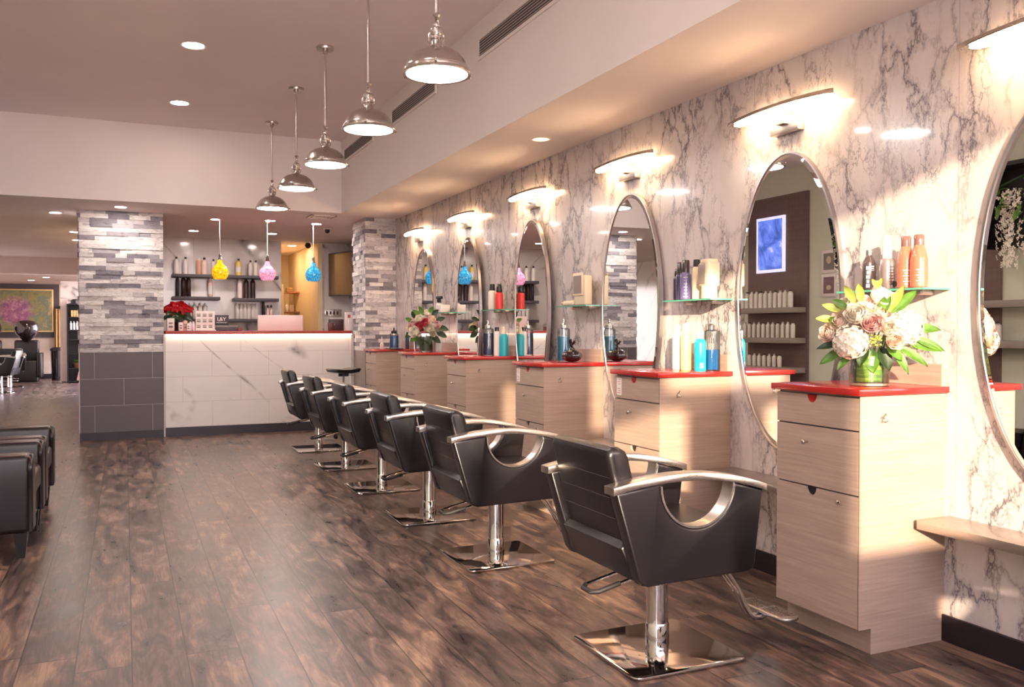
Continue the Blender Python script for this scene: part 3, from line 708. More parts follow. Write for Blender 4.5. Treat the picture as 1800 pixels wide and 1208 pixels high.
# ================================================================== salon chairs (face +x, towards the mirrors)
def salon_chair():
    t = thing('salon_chair', '', 'chair', (0, 0, 0))
    MB().prism(rrect(-0.25, 0.25, -0.245, 0.245, 0.035), 0.003, 0.014, 'XY', 0.004).build('base_plate', 'plate_chrome', t)
    MB().lathe([(0.046, 0.013), (0.046, 0.105), (0.043, 0.109), (0.042, 0.112), (0.042, 0.30), (0.047, 0.302), (0.047, 0.335)], seg=32).build('column', 'chrome', t)
    MB().box(-0.15, 0.15, -0.14, 0.14, 0.332, 0.352, 0.004).build('seat_plate', 'black', t)
    # side panels with the half-round opening, lined by a metal band, and the arched arm on top
    HX, HZ, HR = -0.012, 0.695, 0.160
    apex = lambda x: 0.735 - 0.36 * (x + 0.07) ** 2 - 0.16 * max(0, x) ** 2
    outer = [(-0.352, apex(-0.352) - 0.024), (-0.262, 0.375), (-0.245, 0.352), (-0.22, 0.344), (0.215, 0.352), (0.238, 0.36), (0.247, 0.380), (0.282, apex(0.282) - 0.026)]
    hole = [(HX + HR * math.cos(math.radians(a)), HZ + HR * math.sin(math.radians(a))) for a in range(5, -190, -7)]
    hole = [(x, z) for x, z in hole if z < apex(x) - 0.026]
    poly = outer + [(hole[0][0], apex(hole[0][0]) - 0.026)] + hole + [(hole[-1][0], apex(hole[-1][0]) - 0.026)]
    for sgn in (-1, 1):
        a, b = sorted((sgn * 0.222, sgn * 0.280))
        o = MB().prism(poly, a, b, 'XZ', 0.011, 3).build('side_panel', 'leather', t)
        hb = [(HX + (HR + 0.001) * math.cos(math.radians(q)), HZ + (HR + 0.001) * math.sin(math.radians(q))) for q in range(0, -181, -9)]
        hi = [(HX + (HR - 0.007) * math.cos(math.radians(q)), HZ + (HR - 0.007) * math.sin(math.radians(q))) for q in range(-180, 1, 9)]
        MB().prism(hb + hi, a - 0.001, b + 0.001, 'XZ').build('opening_band', 'brushed', o)
        xs = [-0.365 + (0.295 + 0.365) * k / 18 for k in range(19)]
        MB().prism([(x, apex(x)) for x in xs] + [(x, apex(x) - 0.027) for x in reversed(xs)], sgn * 0.251 - 0.034, sgn * 0.251 + 0.034, 'XZ', 0.003).build('armrest', 'brushed', t)
    # backrest, leaning back
    bk = MB().prism([(-0.352, 0.800), (-0.346, 0.822), (-0.325, 0.834), (-0.30, 0.832), (-0.275, 0.818), (-0.262, 0.795), (-0.195, 0.52), (-0.20, 0.495), (-0.275, 0.495)], -0.222, 0.222, 'XZ', 0.022, 4).build('backrest', 'leather', t)
    sm = MB()
    for k in (0.25, 0.5, 0.75):
        x = -0.352 + (0.352 - 0.275) * k; z = 0.80 - 0.305 * k
        sm.tube([(x + 0.0003, -0.20, z), (x + 0.0003, 0.20, z)], 0.0012, 6)
        x = -0.262 + 0.067 * k; sm.tube([(x + 0.0003, -0.20, z), (x + 0.0003, 0.20, z)], 0.0016, 6)
    sm.build('seam', plain('stitching', rgb(40, 33, 34), 0.95), bk)
    # lower body and seat cushion
    MB().prism([(-0.300, 0.475), (-0.245, 0.355), (0.235, 0.352), (0.25, 0.42), (-0.20, 0.465), (-0.27, 0.498)], -0.221, 0.221, 'XZ', 0.014, 3).build('seat_frame', 'leather', t)
    MB().box(-0.20, 0.262, -0.219, 0.219, 0.42, 0.515, 0.022, 4).build('seat', 'leather', t)
    # foot pedal loop at the back
    lp = MB(); lp.tube([(0.0, -0.045, 0.322), (-0.10, -0.048, 0.318), (-0.22, -0.052, 0.292), (-0.29, -0.05, 0.276), (-0.312, -0.03, 0.272), (-0.312, 0.03, 0.272), (-0.29, 0.05, 0.276), (-0.22, 0.052, 0.292), (-0.10, 0.048, 0.318), (0.0, 0.045, 0.322)], 0.0065, 10)
    lp.ball((0.0, -0.056, 0.318), 0.014, 10, 7); lp.tube([(0.0, -0.06, 0.318), (0.03, -0.075, 0.312)], 0.006, 8)
    pd = lp.build('pump_lever', 'chrome', t)
    MB().tube([(-0.20, -0.0515, 0.297), (-0.29, -0.05, 0.276), (-0.3125, -0.03, 0.272), (-0.3125, 0.03, 0.272), (-0.29, 0.05, 0.276)], 0.0095, 10).build('lever_grip', 'rubber', pd)
    # footrest
    fr = MB()
    for y in (-0.075, -0.045):
        fr.tube([(0.16, y, 0.35), (0.24, y, 0.335), (0.33, y, 0.215), (0.385, y, 0.115), (0.41, y, 0.092), (0.445, y, 0.088), (0.475, y, 0.10)], 0.011, 12)
    fo = fr.build('footrest_arm', 'chrome', t)
    pdm = MB().prism(rrect(0.448, 0.545, -0.205, 0.085, 0.040, 6), 0.102, 0.114, 'XY', 0.004).build('footplate', 'brushed', t, smooth=40)
    rb = MB()
    for k in range(22):
        y = -0.175 + k * 0.011
        if k == 11: continue
        rb.box(0.458, 0.535, y, y + 0.005, 0.114, 0.1165)
    rb.build('ribs', 'nickel', pdm, smooth=None)
    return t
ch0 = salon_chair()
cp = [(1.885, 2.83, 0.0), (1.845, 4.34, 0.4), (1.845, 5.475, -1.0), (1.835, 6.61, 0), (1.825, 7.77, 1.0), (1.83, 9.01, -0.5), (1.885, 0.76, 0)]
cl = ['dark leather salon chair nearest the camera, on the largest chrome plate', 'dark leather salon chair second from the camera, facing the third mirror', 'dark leather salon chair third from the camera in the row',
      'dark leather salon chair fourth from the camera in the row', 'dark leather salon chair second from the far end, before the marble desk', 'farthest dark leather salon chair, nearest the reception desk',
      'dark leather salon chair just outside the frame, casting its shadow on the near station']
for i, (x, y, r) in enumerate(cp):
    if i == 0: ch0.location = (x, y, 0); ch0['label'] = cl[0]; ch0['group'] = 'salon chairs facing the mirrors'
    else: dup(ch0, (x, y, 0), cl[i], math.radians(r))

# saddle stool by the desk
t = thing('saddle_stool', 'black saddle seat stool on a chrome column by the desk end', 'stool', (2.31, 9.95, 0), math.radians(20))
MB().prism([(-0.165, 0.775), (-0.155, 0.79), (-0.06, 0.778), (0.05, 0.778), (0.15, 0.795), (0.168, 0.778), (0.14, 0.748), (0.04, 0.733), (-0.05, 0.733), (-0.14, 0.748)], -0.13, 0.13, 'XZ', 0.018, 3).build('seat', 'leather', t)
MB().lathe([(0.06, 0.70), (0.06, 0.735)]).build('seat_mount', 'black', t)
MB().lathe([(0.024, 0.08), (0.024, 0.45), (0.014, 0.455), (0.014, 0.71)]).build('column', 'chrome', t)
MB().tube([(0.04, 0.0, 0.715), (0.2, 0.05, 0.70)], 0.005, 8).build('lever', 'chrome', t)
for k in range(5):
    a = 2 * PI * k / 5
    l_ = MB().tube([(0, 0, 0.10), (0.12 * math.cos(a), 0.12 * math.sin(a), 0.085), (0.25 * math.cos(a), 0.25 * math.sin(a), 0.06)], [0.02, 0.016, 0.011], 8).build('leg', 'chrome', t)
    MB().lathe([(0.026, -0.012), (0.026, 0.012)], (0.25 * math.cos(a), 0.25 * math.sin(a), 0.027), 14, 'X').build('caster', 'black', l_)

# ================================================================== club armchairs at the left
def club(label, y0):
    t = thing('club_armchair', label, 'armchair', (-0.47, y0, 0), 0, 'leather club armchairs along the left wall'); Wd = 0.80; D = 0.82
    for nm, a, b in (('armrest', 0.0, 0.165), ('armrest', Wd - 0.165, Wd)):
        o = MB().box(-D, -0.005, a, b, 0.14, 0.565, 0.028, 4).build(nm, 'club_leather', t)
        ar = MB(); c = (a + b) / 2
        ar.prism([(a + 0.006, 0.15), (b - 0.006, 0.15), (b - 0.004, 0.47)] + arc(c, 0.48, 0.083, 0, 180, 10) + [(a + 0.004, 0.47)], -0.02, 0.008, 'YZ', 0.009, 3)
        ar.build('front_scroll', 'club_leather', o)
        pp = MB()
        for yy in (a + 0.016, b - 0.016): pp.tube([(-D + 0.03, yy, 0.562), (-0.03, yy, 0.562), (-0.004, yy, 0.55), (0.004, yy, 0.50), (0.004, yy, 0.17)], 0.0045, 6)
        pp.build('piping', plain('piping', rgb(96, 70, 62), 0.5), o)
    MB().box(-D, -0.02, 0.155, Wd - 0.155, 0.14, 0.30, 0.02, 3).build('seat_frame', 'club_leather', t)
    MB().box(-D + 0.18, -0.0, 0.168, Wd - 0.168, 0.29, 0.44, 0.035, 4).build('seat_cushion', 'club_leather', t)
    MB().box(-D - 0.02, -D + 0.2, 0.10, Wd - 0.10, 0.20, 0.76, 0.05, 4).build('backrest', 'club_leather', t)
    for x, y in ((-0.055, 0.06), (-0.055, Wd - 0.06), (-D + 0.05, 0.06), (-D + 0.05, Wd - 0.06)):
        m = MB(); b0 = [m.bm.verts.new((x + dx * 0.020, y + dy * 0.020, 0.0)) for dx, dy in ((-1, -1), (1, -1), (1, 1), (-1, 1))]; b1 = [m.bm.verts.new((x + dx * 0.034, y + dy * 0.034, 0.15)) for dx, dy in ((-1, -1), (1, -1), (1, 1), (-1, 1))]
        for k in range(4): j = (k + 1) % 4; m.bm.faces.new((b0[k], b0[j], b1[j], b1[k]))
        m.bm.faces.new(list(reversed(b0))); m.bm.faces.new(b1); m.build('leg', 'black', t, smooth=None)
    return t
club('dark brown leather club armchair nearest the camera at the left edge', 5.33)
club('dark brown leather club armchair behind the nearer one at the left edge', 6.19)

# ================================================================== bottles and jars
def bottle(name, label, cat, loc, prof, bodymat, capprof, capmat, band=None, bandmat='paper', group=None, seg=20, marks=None, sy=1.0, pump=None, rz=0.0):
    """prof / capprof: (radius, height) lists; band: z0, z1 of a wrapped label; marks: list of (z0, z1, half angle) printed blocks"""
    t = thing(name, label, cat, loc, rz, group)
    o = MB().lathe(prof, seg=seg, sy=sy).build('body', bodymat, t)
    if capprof: MB().lathe(capprof, seg=seg, sy=sy if not pump else 1).build('cap', capmat, t)
    if pump:
        z = capprof[-1][1]; m = MB().cyl(0.0035, z - 0.002, z + 0.02, seg=8); m.tube([(0, 0, z + 0.02), (-0.012, -0.02, z + 0.022), (-0.018, -0.034, z + 0.016)], 0.0045, 8); m.box(-0.010, 0.010, -0.012, 0.012, z + 0.018, z + 0.028, 0.003)
        m.build('pump_head', pump, t)
    def rad(z):
        for (r0, h0), (r1, h1) in zip(prof, prof[1:]):
            if h0 <= z <= h1 and h1 > h0: return r0 + (r1 - r0) * (z - h0) / (h1 - h0)
        return prof[-1][0]
    def wrap(z0, z1, a0, a1, nm, mt, eps):
        m = MB(); n = max(3, int(abs(a1 - a0) / 15))
        m.grid(lambda u, v: ((rad(z0 + (z1 - z0) * v) + eps) * math.cos(math.radians(a0 + (a1 - a0) * u)), (rad(z0 + (z1 - z0) * v) + eps) * sy * math.sin(math.radians(a0 + (a1 - a0) * u)), z0 + (z1 - z0) * v), n, 3)
        return m.build(nm, mt, o)
    if band: wrap(band[0], band[1], 150, 320, 'label', bandmat, 0.0005)
    for z0, z1, c, hw, mt in (marks or []): wrap(z0, z1, c - hw, c + hw, 'print', mt, 0.0011)
    return t
def cylp(r, h, neck=None, rn=0.012, sh=0.02):
    p = [(r * 0.86, 0), (r, 0.004), (r, h - sh), (r * 0.93, h - sh * 0.55), (r * 0.7, h - sh * 0.2), (rn, h)]
    return p
ZG = 1.4135      # top of glass shelves
ZC = 1.0205      # top of the stations
# -- shelf 1
silver = plain('graphite_can', rgb(96, 84, 84), 0.25, metal=0.6); pale_silver = plain('silver_can', rgb(176, 160, 160), 0.22, metal=0.7)
bottle('styling_bottle', 'graphite bottle with tapered neck and vertical lettering, left on the sunlit shelf', 'bottle', (2.91, 2.762, ZG), [(0.024, 0), (0.027, 0.004), (0.027, 0.115), (0.024, 0.125), (0.014, 0.145), (0.013, 0.150)], silver, [(0.013, 0.150), (0.013, 0.172)], 'chrome',
       marks=[(0.012 + 0.019 * k, 0.026 + 0.019 * k, 215, 11 if k % 2 else 15, 'ink_white') for k in range(5)] + [(0.085, 0.087, 255, 16, 'ink_white'), (0.092, 0.094, 255, 14, 'ink_white'), (0.099, 0.104, 250, 18, 'ink_white')])
bottle('mousse_can', 'silver mousse can with a tall white cap on the sunlit shelf', 'bottle', (2.92, 2.675, ZG), [(0.03, 0), (0.032, 0.004), (0.032, 0.118), (0.028, 0.128), (0.020, 0.132)], pale_silver, [(0.019, 0.132), (0.0185, 0.20), (0.015, 0.222), (0.012, 0.225)], 'white',
       marks=[(0.02 + 0.012 * k, 0.023 + 0.012 * k, 255, 20, 'ink') for k in range(7)])
for yy, lb in ((2.562, 'orange shampoo bottle farther from the camera of the pair on the sunlit shelf'), (2.498, 'orange shampoo bottle nearest the camera of the pair on the sunlit shelf')):
    bottle('shampoo_bottle', lb, 'bottle', (2.90, yy, ZG), [(0.029, 0), (0.033, 0.004), (0.034, 0.06), (0.033, 0.115), (0.026, 0.148), (0.019, 0.170)], 'amber', [(0.0195, 0.170), (0.020, 0.205), (0.0175, 0.212)], plain('clear_brown_cap', rgb(120, 84, 80), 0.1, coat=0.6),
           group='orange shampoo bottles', marks=[(0.015 + 0.011 * k, 0.018 + 0.011 * k, 225, 12 + 8 * (k % 2), 'ink_white') for k in range(6)])
t = thing('magnifier', 'tiny round black disc on a clip lying behind the shampoo bottles', 'clip', (2.91, 2.625, ZG)); MB().lathe([(0.012, 0), (0.013, 0.003), (0.010, 0.006)], (0, 0, 0.022), 16, 'Y').build('disc', 'rubber', t); MB().tube([(0, 0.003, 0.012), (0.0, 0.012, 0.003)], 0.002, 6).build('clip', 'chrome', t)
# -- shelf 2
vio = plain('violet_bottle', rgb(112, 104, 150), 0.25, coat=0.4); dvio = plain('dark_violet_bottle', rgb(72, 62, 92), 0.25, coat=0.4); choc = plain('dark_cap', rgb(52, 38, 38), 0.25, coat=0.4)
bottle('spray_bottle', 'slim dark violet bottle at the far end of the second shelf', 'bottle', (2.925, 4.195, ZG), cylp(0.021, 0.14, rn=0.015), dvio, [(0.015, 0.14), (0.015, 0.18), (0.013, 0.183)], choc, marks=[(0.02 + 0.014 * k, 0.025 + 0.014 * k, 235, 20, 'petal_blush') for k in range(6)])
bottle('spray_bottle', 'tall dark violet bottle behind the lilac one on the second shelf', 'bottle', (2.90, 4.125, ZG), cylp(0.027, 0.152, rn=0.019), dvio, [(0.020, 0.152), (0.0205, 0.212), (0.018, 0.215)], choc, marks=[(0.02 + 0.012 * k, 0.024 + 0.012 * k, 255, 14, 'petal_blush') for k in range(6)])
bottle('spray_bottle', 'lilac violet bottle with brown cap in front on the second shelf', 'bottle', (2.885, 4.055, ZG), cylp(0.030, 0.155, rn=0.022), vio, [(0.022, 0.155), (0.0225, 0.218), (0.020, 0.222)], choc, marks=[(0.015 + 0.018 * k, 0.018 + 0.018 * k, 235, 24 - 5 * (k % 3), 'ink_white') for k in range(7)])
bottle('pump_bottle', 'cream bottle with black pump beside the cream dispenser', 'bottle', (2.90, 3.973, ZG), [(0.022, 0), (0.025, 0.004), (0.025, 0.13), (0.022, 0.17), (0.017, 0.18)], 'cream', [(0.018, 0.18), (0.018, 0.215), (0.016, 0.22)], 'rubber')
t = thing('cream_dispenser', 'cream plastic dispenser with a grey front panel on the second shelf', 'dispenser', (2.89, 3.845, ZG))
b = MB(); b.lathe([(0.042, 0), (0.044, 0.004), (0.042, 0.07)], seg=28).box(-0.042, 0.042, -0.043, 0.043, 0.065, 0.195, 0.012, 3).lathe([(0.046, 0.190), (0.048, 0.196), (0.046, 0.212)], seg=28); b.build('housing', 'cream', t)
MB().box(-0.046, -0.041, -0.02, 0.040, 0.078, 0.185, 0.002).build('front_panel', 'shelf_taupe', t)
# -- shelf 3
t = thing('folding_epilator', 'cream upright folding device standing on the third glass shelf', 'device', (2.91, 5.30, ZG))
MB().box(-0.028, 0.03, -0.085, 0.075, 0.0, 0.205, 0.012, 3).box(-0.036, -0.026, -0.06, 0.085, 0.065, 0.225, 0.006).build('housing', 'cream', t)
MB().box(-0.0375, -0.036, -0.045, 0.07, 0.08, 0.205).build('window', 'shelf_taupe', t)
t = thing('hair_clipper', 'cream hair clipper lying flat at the far end of the third shelf', 'clipper', (2.90, 5.47, ZG))
MB().box(-0.028, 0.028, -0.09, 0.07, 0.0, 0.036, 0.014, 3).build('body', 'cream', t); MB().box(-0.024, 0.024, 0.07, 0.09, 0.006, 0.026, 0.003).build('blade', 'chrome', t)
t = thing('stand_arm', 'slanted cream and silver arm standing behind the clipper', 'device', (2.935, 5.44, ZG))
MB().prism([(-0.02, 0.0), (0.02, 0.0), (-0.03, 0.16), (-0.055, 0.155)], -0.015, 0.015, 'YZ', 0.004).build('arm', 'white', t)
# -- shelf 4
bottle('lotion_bottle', 'white lotion bottle with black cap on the fourth shelf', 'bottle', (2.90, 6.90, ZG), cylp(0.034, 0.17, rn=0.02), 'white', [(0.026, 0.168), (0.022, 0.19), (0.022, 0.218), (0.018, 0.222)], 'black')
bottle('lotion_bottle', 'yellow green bottle with black cap on the fourth shelf', 'bottle', (2.92, 6.80, ZG), cylp(0.028, 0.17, rn=0.018), cm((196, 182, 84)), [(0.022, 0.168), (0.020, 0.215), (0.018, 0.218)], 'black', marks=[(0.02 + 0.02 * k, 0.03 + 0.02 * k, 250, 18, 'ink') for k in range(6)])
bottle('lotion_bottle', 'red bottle with black cap on the fourth shelf', 'bottle', (2.885, 6.715, ZG), cylp(0.034, 0.145, rn=0.018), cm((206, 50, 44)), [(0.020, 0.142), (0.026, 0.15), (0.022, 0.195), (0.018, 0.198)], 'black')
# -- shelf 5
t = thing('spray_bottle', 'black headed spray bottle standing on the farthest glass shelf', 'bottle', (2.90, 8.29, ZG)); MB().lathe(cylp(0.034, 0.10, rn=0.016)).build('body', 'white', t)
MB().lathe([(0.016, 0.098), (0.022, 0.11), (0.02, 0.135)]).box(-0.022, 0.022, -0.06, 0.04, 0.135, 0.165, 0.008).tube([(0, -0.03, 0.14), (0, -0.05, 0.10)], 0.006, 8).build('trigger_head', 'black', t)
t = thing('tissue_box', 'small white box on the farthest glass shelf', 'box', (2.90, 8.17, ZG)); MB().box(-0.05, 0.05, -0.07, 0.07, 0, 0.075, 0.006).build('box', 'white', t)

# -- counter items
blueliq = plain('blue_liquid', rgb(24, 92, 148), 0.1, coat=0.5, var=0.1); dblue = plain('dark_blue_liquid', rgb(34, 42, 84), 0.15, coat=0.5, var=0.1); cyan = plain('cyan_liquid', rgb(46, 140, 176), 0.1, coat=0.5, var=0.1)
def jar(label, loc, r, h, liq, lh, liqmat, headmat='chrome', head=True):
    t = thing('disinfectant_jar', label, 'jar', loc)
    MB().lathe([(r, 0), (r, h - 0.02), (r * 0.95, h - 0.008), (r * 0.6, h)], seg=28, capt=False).build('jar_glass', 'cover_glass', t)
    MB().lathe([(r * 0.95, 0.008), (r * 0.95, liq)], seg=28).build('liquid', liqmat, t)
    if head:
        MB().lathe([(r * 0.62, h - 0.004), (r * 0.62, h + 0.022), (r * 0.3, h + 0.026), (r * 0.16, h + 0.035), (r * 0.16, h + 0.05)], seg=24).ball((0, 0, h + 0.056), 0.009, 10, 6).build('lid', headmat, t)
        MB().tube([(0, 0, h), (0, 0, 0.02)], 0.003, 6).build('lift_rod', 'chrome', t)
    return t
j = jar('tall glass jar half filled with blue liquid beside the turquoise can', (2.926, 3.87, ZC), 0.046, 0.225, 0.115, 0, blueliq)
tx = bpy.data.curves.new('lettering', 'FONT'); tx.body = 'III'; tx.size = 0.045; tx.extrude = 0.0006
tx.materials.append(MAT['ink']); tx.align_x = 'CENTER'
jt = text_mesh(tx); jt.parent = j; jt.location = (-0.030, -0.040, 0.15); jt.rotation_euler = (PI / 2, 0, -math.radians(36))
bottle('hair_spray_can', 'turquoise spray can on the second station beside the blue jar', 'bottle', (2.842, 3.858, ZC), [(0.030, 0), (0.032, 0.004), (0.032, 0.150), (0.026, 0.168), (0.018, 0.176)], cm((32, 176, 186), 0.25), [(0.019, 0.174), (0.020, 0.215), (0.016, 0.220)], plain('pale_cap', rgb(214, 206, 196), 0.15, coat=0.5), marks=[(0.018, 0.045, 250, 16, 'ink_white')])
bottle('hair_spray_can', 'lime green spray can on the second station', 'bottle', (2.836, 3.98, ZC), [(0.028, 0), (0.030, 0.004), (0.030, 0.190), (0.026, 0.205), (0.02, 0.215)], cm((196, 206, 142), 0.3), [(0.020, 0.213), (0.023, 0.245), (0.020, 0.258), (0.010, 0.262)], 'cream')
bottle('hair_spray_can', 'white spray can leftmost on the second station', 'bottle', (2.835, 4.06, ZC), [(0.027, 0), (0.029, 0.004), (0.029, 0.180), (0.025, 0.200), (0.018, 0.212)], cm((226, 208, 196), 0.3), [(0.019, 0.21), (0.020, 0.24), (0.012, 0.250)], 'white')
jar('tall glass jar of cyan liquid behind the black pumpkin jar', (2.798, 5.37, ZC), 0.045, 0.235, 0.175, 0, cyan)
t = thing('pumpkin_jar', 'glossy black pumpkin shaped jar with a looped ribbon on its lid', 'jar', (2.797, 5.245, ZC))
m = MB(); n = 48
rr = []
for i in range(13):
    a = -PI / 2 + PI * i / 12; ring = []
    for k in range(n):
        b = 2 * PI * k / n; q = 0.072 * max(0.02, math.cos(a)) * (1 - 0.08 * abs(math.cos(b * 4)) * math.cos(a)); ring.append(m.bm.verts.new((q * math.cos(b), q * math.sin(b), 0.044 + 0.044 * math.sin(a))))
    rr.append(ring)
for A, B in zip(rr, rr[1:]):
    for k in range(n): jx = (k + 1) % n; m.bm.faces.new((A[k], A[jx], B[jx], B[k]))
m.bm.faces.new(list(reversed(rr[0]))); m.bm.faces.new(rr[-1])
gb = plain('glossy_black', rgb(36, 24, 28), 0.08, coat=0.8); m.build('body', gb, t)
MB().lathe([(0.02, 0.086), (0.016, 0.10)]).tube([(0, 0, 0.10), (-0.0, 0.03, 0.125), (0, 0.038, 0.15), (0, 0.018, 0.155), (0, 0.002, 0.12), (0, -0.02, 0.128), (0, -0.04, 0.15), (0, -0.05, 0.135)], [0.008, 0.009, 0.007, 0.006, 0.008, 0.008, 0.007, 0.004], 8).build('ribbon', gb, t)
jar('dark navy jar with silver lid on the fourth station', (2.805, 6.765, ZC), 0.048, 0.235, 0.19, 0, dblue)
bottle('lotion_bottle', 'white bottle with dark cap between the navy jar and turquoise can', 'bottle', (2.86, 6.705, ZC), cylp(0.027, 0.21, rn=0.016), 'white', [(0.018, 0.208), (0.018, 0.24), (0.016, 0.243)], choc)
bottle('hair_spray_can', 'turquoise spray can with pointed cream cap on the fourth station', 'bottle', (2.905, 6.665, ZC), [(0.033, 0), (0.037, 0.004), (0.037, 0.155), (0.030, 0.178), (0.022, 0.185)], cm((32, 164, 176), 0.3), [(0.022, 0.183), (0.022, 0.20), (0.012, 0.24), (0.008, 0.248)], 'cream')
jar('jar of blue liquid with black lid on the farthest station', (2.76, 9.42, ZC + 0.01), 0.052, 0.17, 0.14, 0, blueliq, 'black')
t = thing('tray', 'small black tray under the blue jar on the farthest station', 'tray', (2.76, 9.42, ZC)); MB().box(-0.08, 0.08, -0.10, 0.10, 0, 0.009, 0.003).build('tray_base', 'black', t)
bottle('dropper_bottle', 'small white bottle on the farthest station by the pillar', 'bottle', (2.66, 9.56, ZC), cylp(0.022, 0.07, rn=0.01), 'white', [(0.010, 0.07), (0.004, 0.14)], 'white')
bottle('dropper_bottle', 'blue capped slim bottle behind the jar on the farthest station', 'bottle', (2.93, 9.47, ZC), cylp(0.022, 0.15, rn=0.012), cm((70, 80, 110)), [(0.013, 0.15), (0.010, 0.19)], 'black')

# ================================================================== flowers
def petal(m, c, ax, a, r, w, h, open_, cup=0.5):
    """curved petal patch: ax = flower axis frame (X, Y, Z vectors), a = angle round the axis"""
    X, Y, Z = ax; d = X * math.cos(a) + Y * math.sin(a); s_ = -X * math.sin(a) + Y * math.cos(a)
    def f(u, v):
        q = (u - 0.5) * 2; out = r * (0.35 + 0.65 * math.sin(v * PI * 0.6)) + open_ * v * v
        return c + d * (out - cup * w * 0.35 * q * q) + s_ * (q * w * 0.5 * (0.45 + 0.75 * math.sin(PI * min(1, v * 0.85 + 0.08)))) + Z * (h * (v - 0.45) * (1 - 0.12 * q * q))
    m.grid(f, 4, 4)
def frame(d):
    Z = d.normalized(); X = Z.orthogonal().normalized(); return X, Z.cross(X), Z
def rose(parent, c, d, r, mat):
    m = MB(); ax = frame(d); rnd = random.Random(int(c.x * 1000 + c.z * 777)); ph = rnd.random() * 6
    for L, (k, rf, hf, op, wf) in enumerate(((3, 0.16, 1.15, 0.0, 0.5), (4, 0.34, 1.15, 0.02, 0.75), (5, 0.55, 1.1, 0.10, 0.95), (6, 0.78, 1.0, 0.26, 1.05), (6, 0.92, 0.85, 0.55, 1.1))):
        for i in range(k): petal(m, c, ax, ph + L * 0.7 + 2 * PI * i / k, r * rf, r * wf * 1.25, r * hf * 1.25, r * op * 0.55)
    m.build('rose', mat, parent, smooth=80)
def hydrangea(parent, c, d, r, mat, n=70):
    m = MB(); rnd = random.Random(int(c.x * 911 + c.z * 313)); g = PI * (3 - math.sqrt(5)); Z = d.normalized()
    m.ball(c, r * 0.86, 12, 8)
    for i in range(n):
        z = 1 - 2 * (i + 0.5) / n; q = math.sqrt(1 - z * z); v = Vector((q * math.cos(g * i), q * math.sin(g * i), z))
        if v.dot(Z) < -0.45: continue
        X, Y, N = frame(v); p = c + v * r * (0.93 + 0.08 * rnd.random()); a0 = rnd.random() * 2; s_ = r * 0.25
        for k in range(4):
            a = a0 + k * PI / 2; e1 = X * math.cos(a) + Y * math.sin(a); e2 = -X * math.sin(a) + Y * math.cos(a)
            vs = [p, p + e1 * s_ * 0.55 + e2 * s_ * 0.42 + N * s_ * 0.15, p + e1 * s_ + N * s_ * 0.12, p + e1 * s_ * 0.55 - e2 * s_ * 0.42 + N * s_ * 0.15]
            m.bm.faces.new([m.bm.verts.new(x) for x in vs])
    m.build('hydrangea', mat, parent, smooth=None)
def leaf(parent, p0, d, L, w, mat, droop=0.2, name='leaf', face=None):
    m = MB(); D = d.normalized(); sd = D.cross(face if face else Vector((0, 0, 1)))
    if sd.length < 0.2: sd = D.cross(Vector((1, 0, 0)))
    sd.normalize(); up = sd.cross(D)
    m.grid(lambda u, v: p0 + D * (L * v) + Vector((0, 0, -droop * L * v * v)) + sd * ((u - 0.5) * w * math.sin(PI * min(1, 0.06 + v * 0.94)) ** 0.8) + up * (abs(u - 0.5) * w * 0.35), 4, 8)
    m.build(name, mat, parent, smooth=80)

# large white bouquet; camera looks along roughly +x +y, so lay out by image axes: R to the right, U up, T towards the camera
bq = thing('flower_vase', 'large bouquet of white and blush flowers in a glass vase lined with green leaf', 'flower vase', (2.735, 2.592, ZC))
MB().lathe([(0.073, 0.0), (0.0755, 0.003), (0.0755, 0.150), (0.0735, 0.150), (0.0735, 0.014), (0.0, 0.012)], seg=40, capb=True, capt=False).build('vase', 'cover_glass', bq)
t_ = NT('wrapped_leaf'); n_ = t_.noise(t_.coord(scale=(3, 3, 22)), 3, 3); t_.base(t_.ramp(n_.outputs[0], [(0.3, rgb(46, 82, 22)), (0.5, rgb(96, 138, 36)), (0.7, rgb(176, 190, 84))])); t_.set(rough=0.3)
MB().lathe([(0.071, 0.018), (0.0715, 0.118), (0.070, 0.122)], seg=32).build('wrapped_leaf', t_.m, bq)
MB().lathe([(0.0725, 0.003), (0.0735, 0.0125)], seg=32).build('vase_base', plain('thick_glass', rgb(196, 186, 160), 0.08, coat=0.6), bq)
st_ = MB()
for k in range(14):
    a = k * 2.4; st_.tube([(0.045 * math.cos(a), 0.045 * math.sin(a), 0.12), (0.06 * math.cos(a), 0.06 * math.sin(a), 0.17), (0.10 * math.cos(a), 0.08 * math.sin(a), 0.24)], 0.003, 6)
st_.build('stems', 'leaf', bq)
vr = Vector((math.cos(math.radians(42)), -math.sin(math.radians(42)), 0)); vt = Vector((-math.sin(math.radians(42)), -math.cos(math.radians(42)), 0)); vu = Vector((0, 0, 1))
CB = Vector((0, 0, 0.0))
def bp(u, v, w): return CB + vr * u + vu * v + vt * w
S1 = 1 / 430.0   # metres per photo pixel at the bouquet
def fl(px, py, depth): return bp((px - 1528) * S1 * 0.92, (675 - py) * S1 * 0.98, depth)
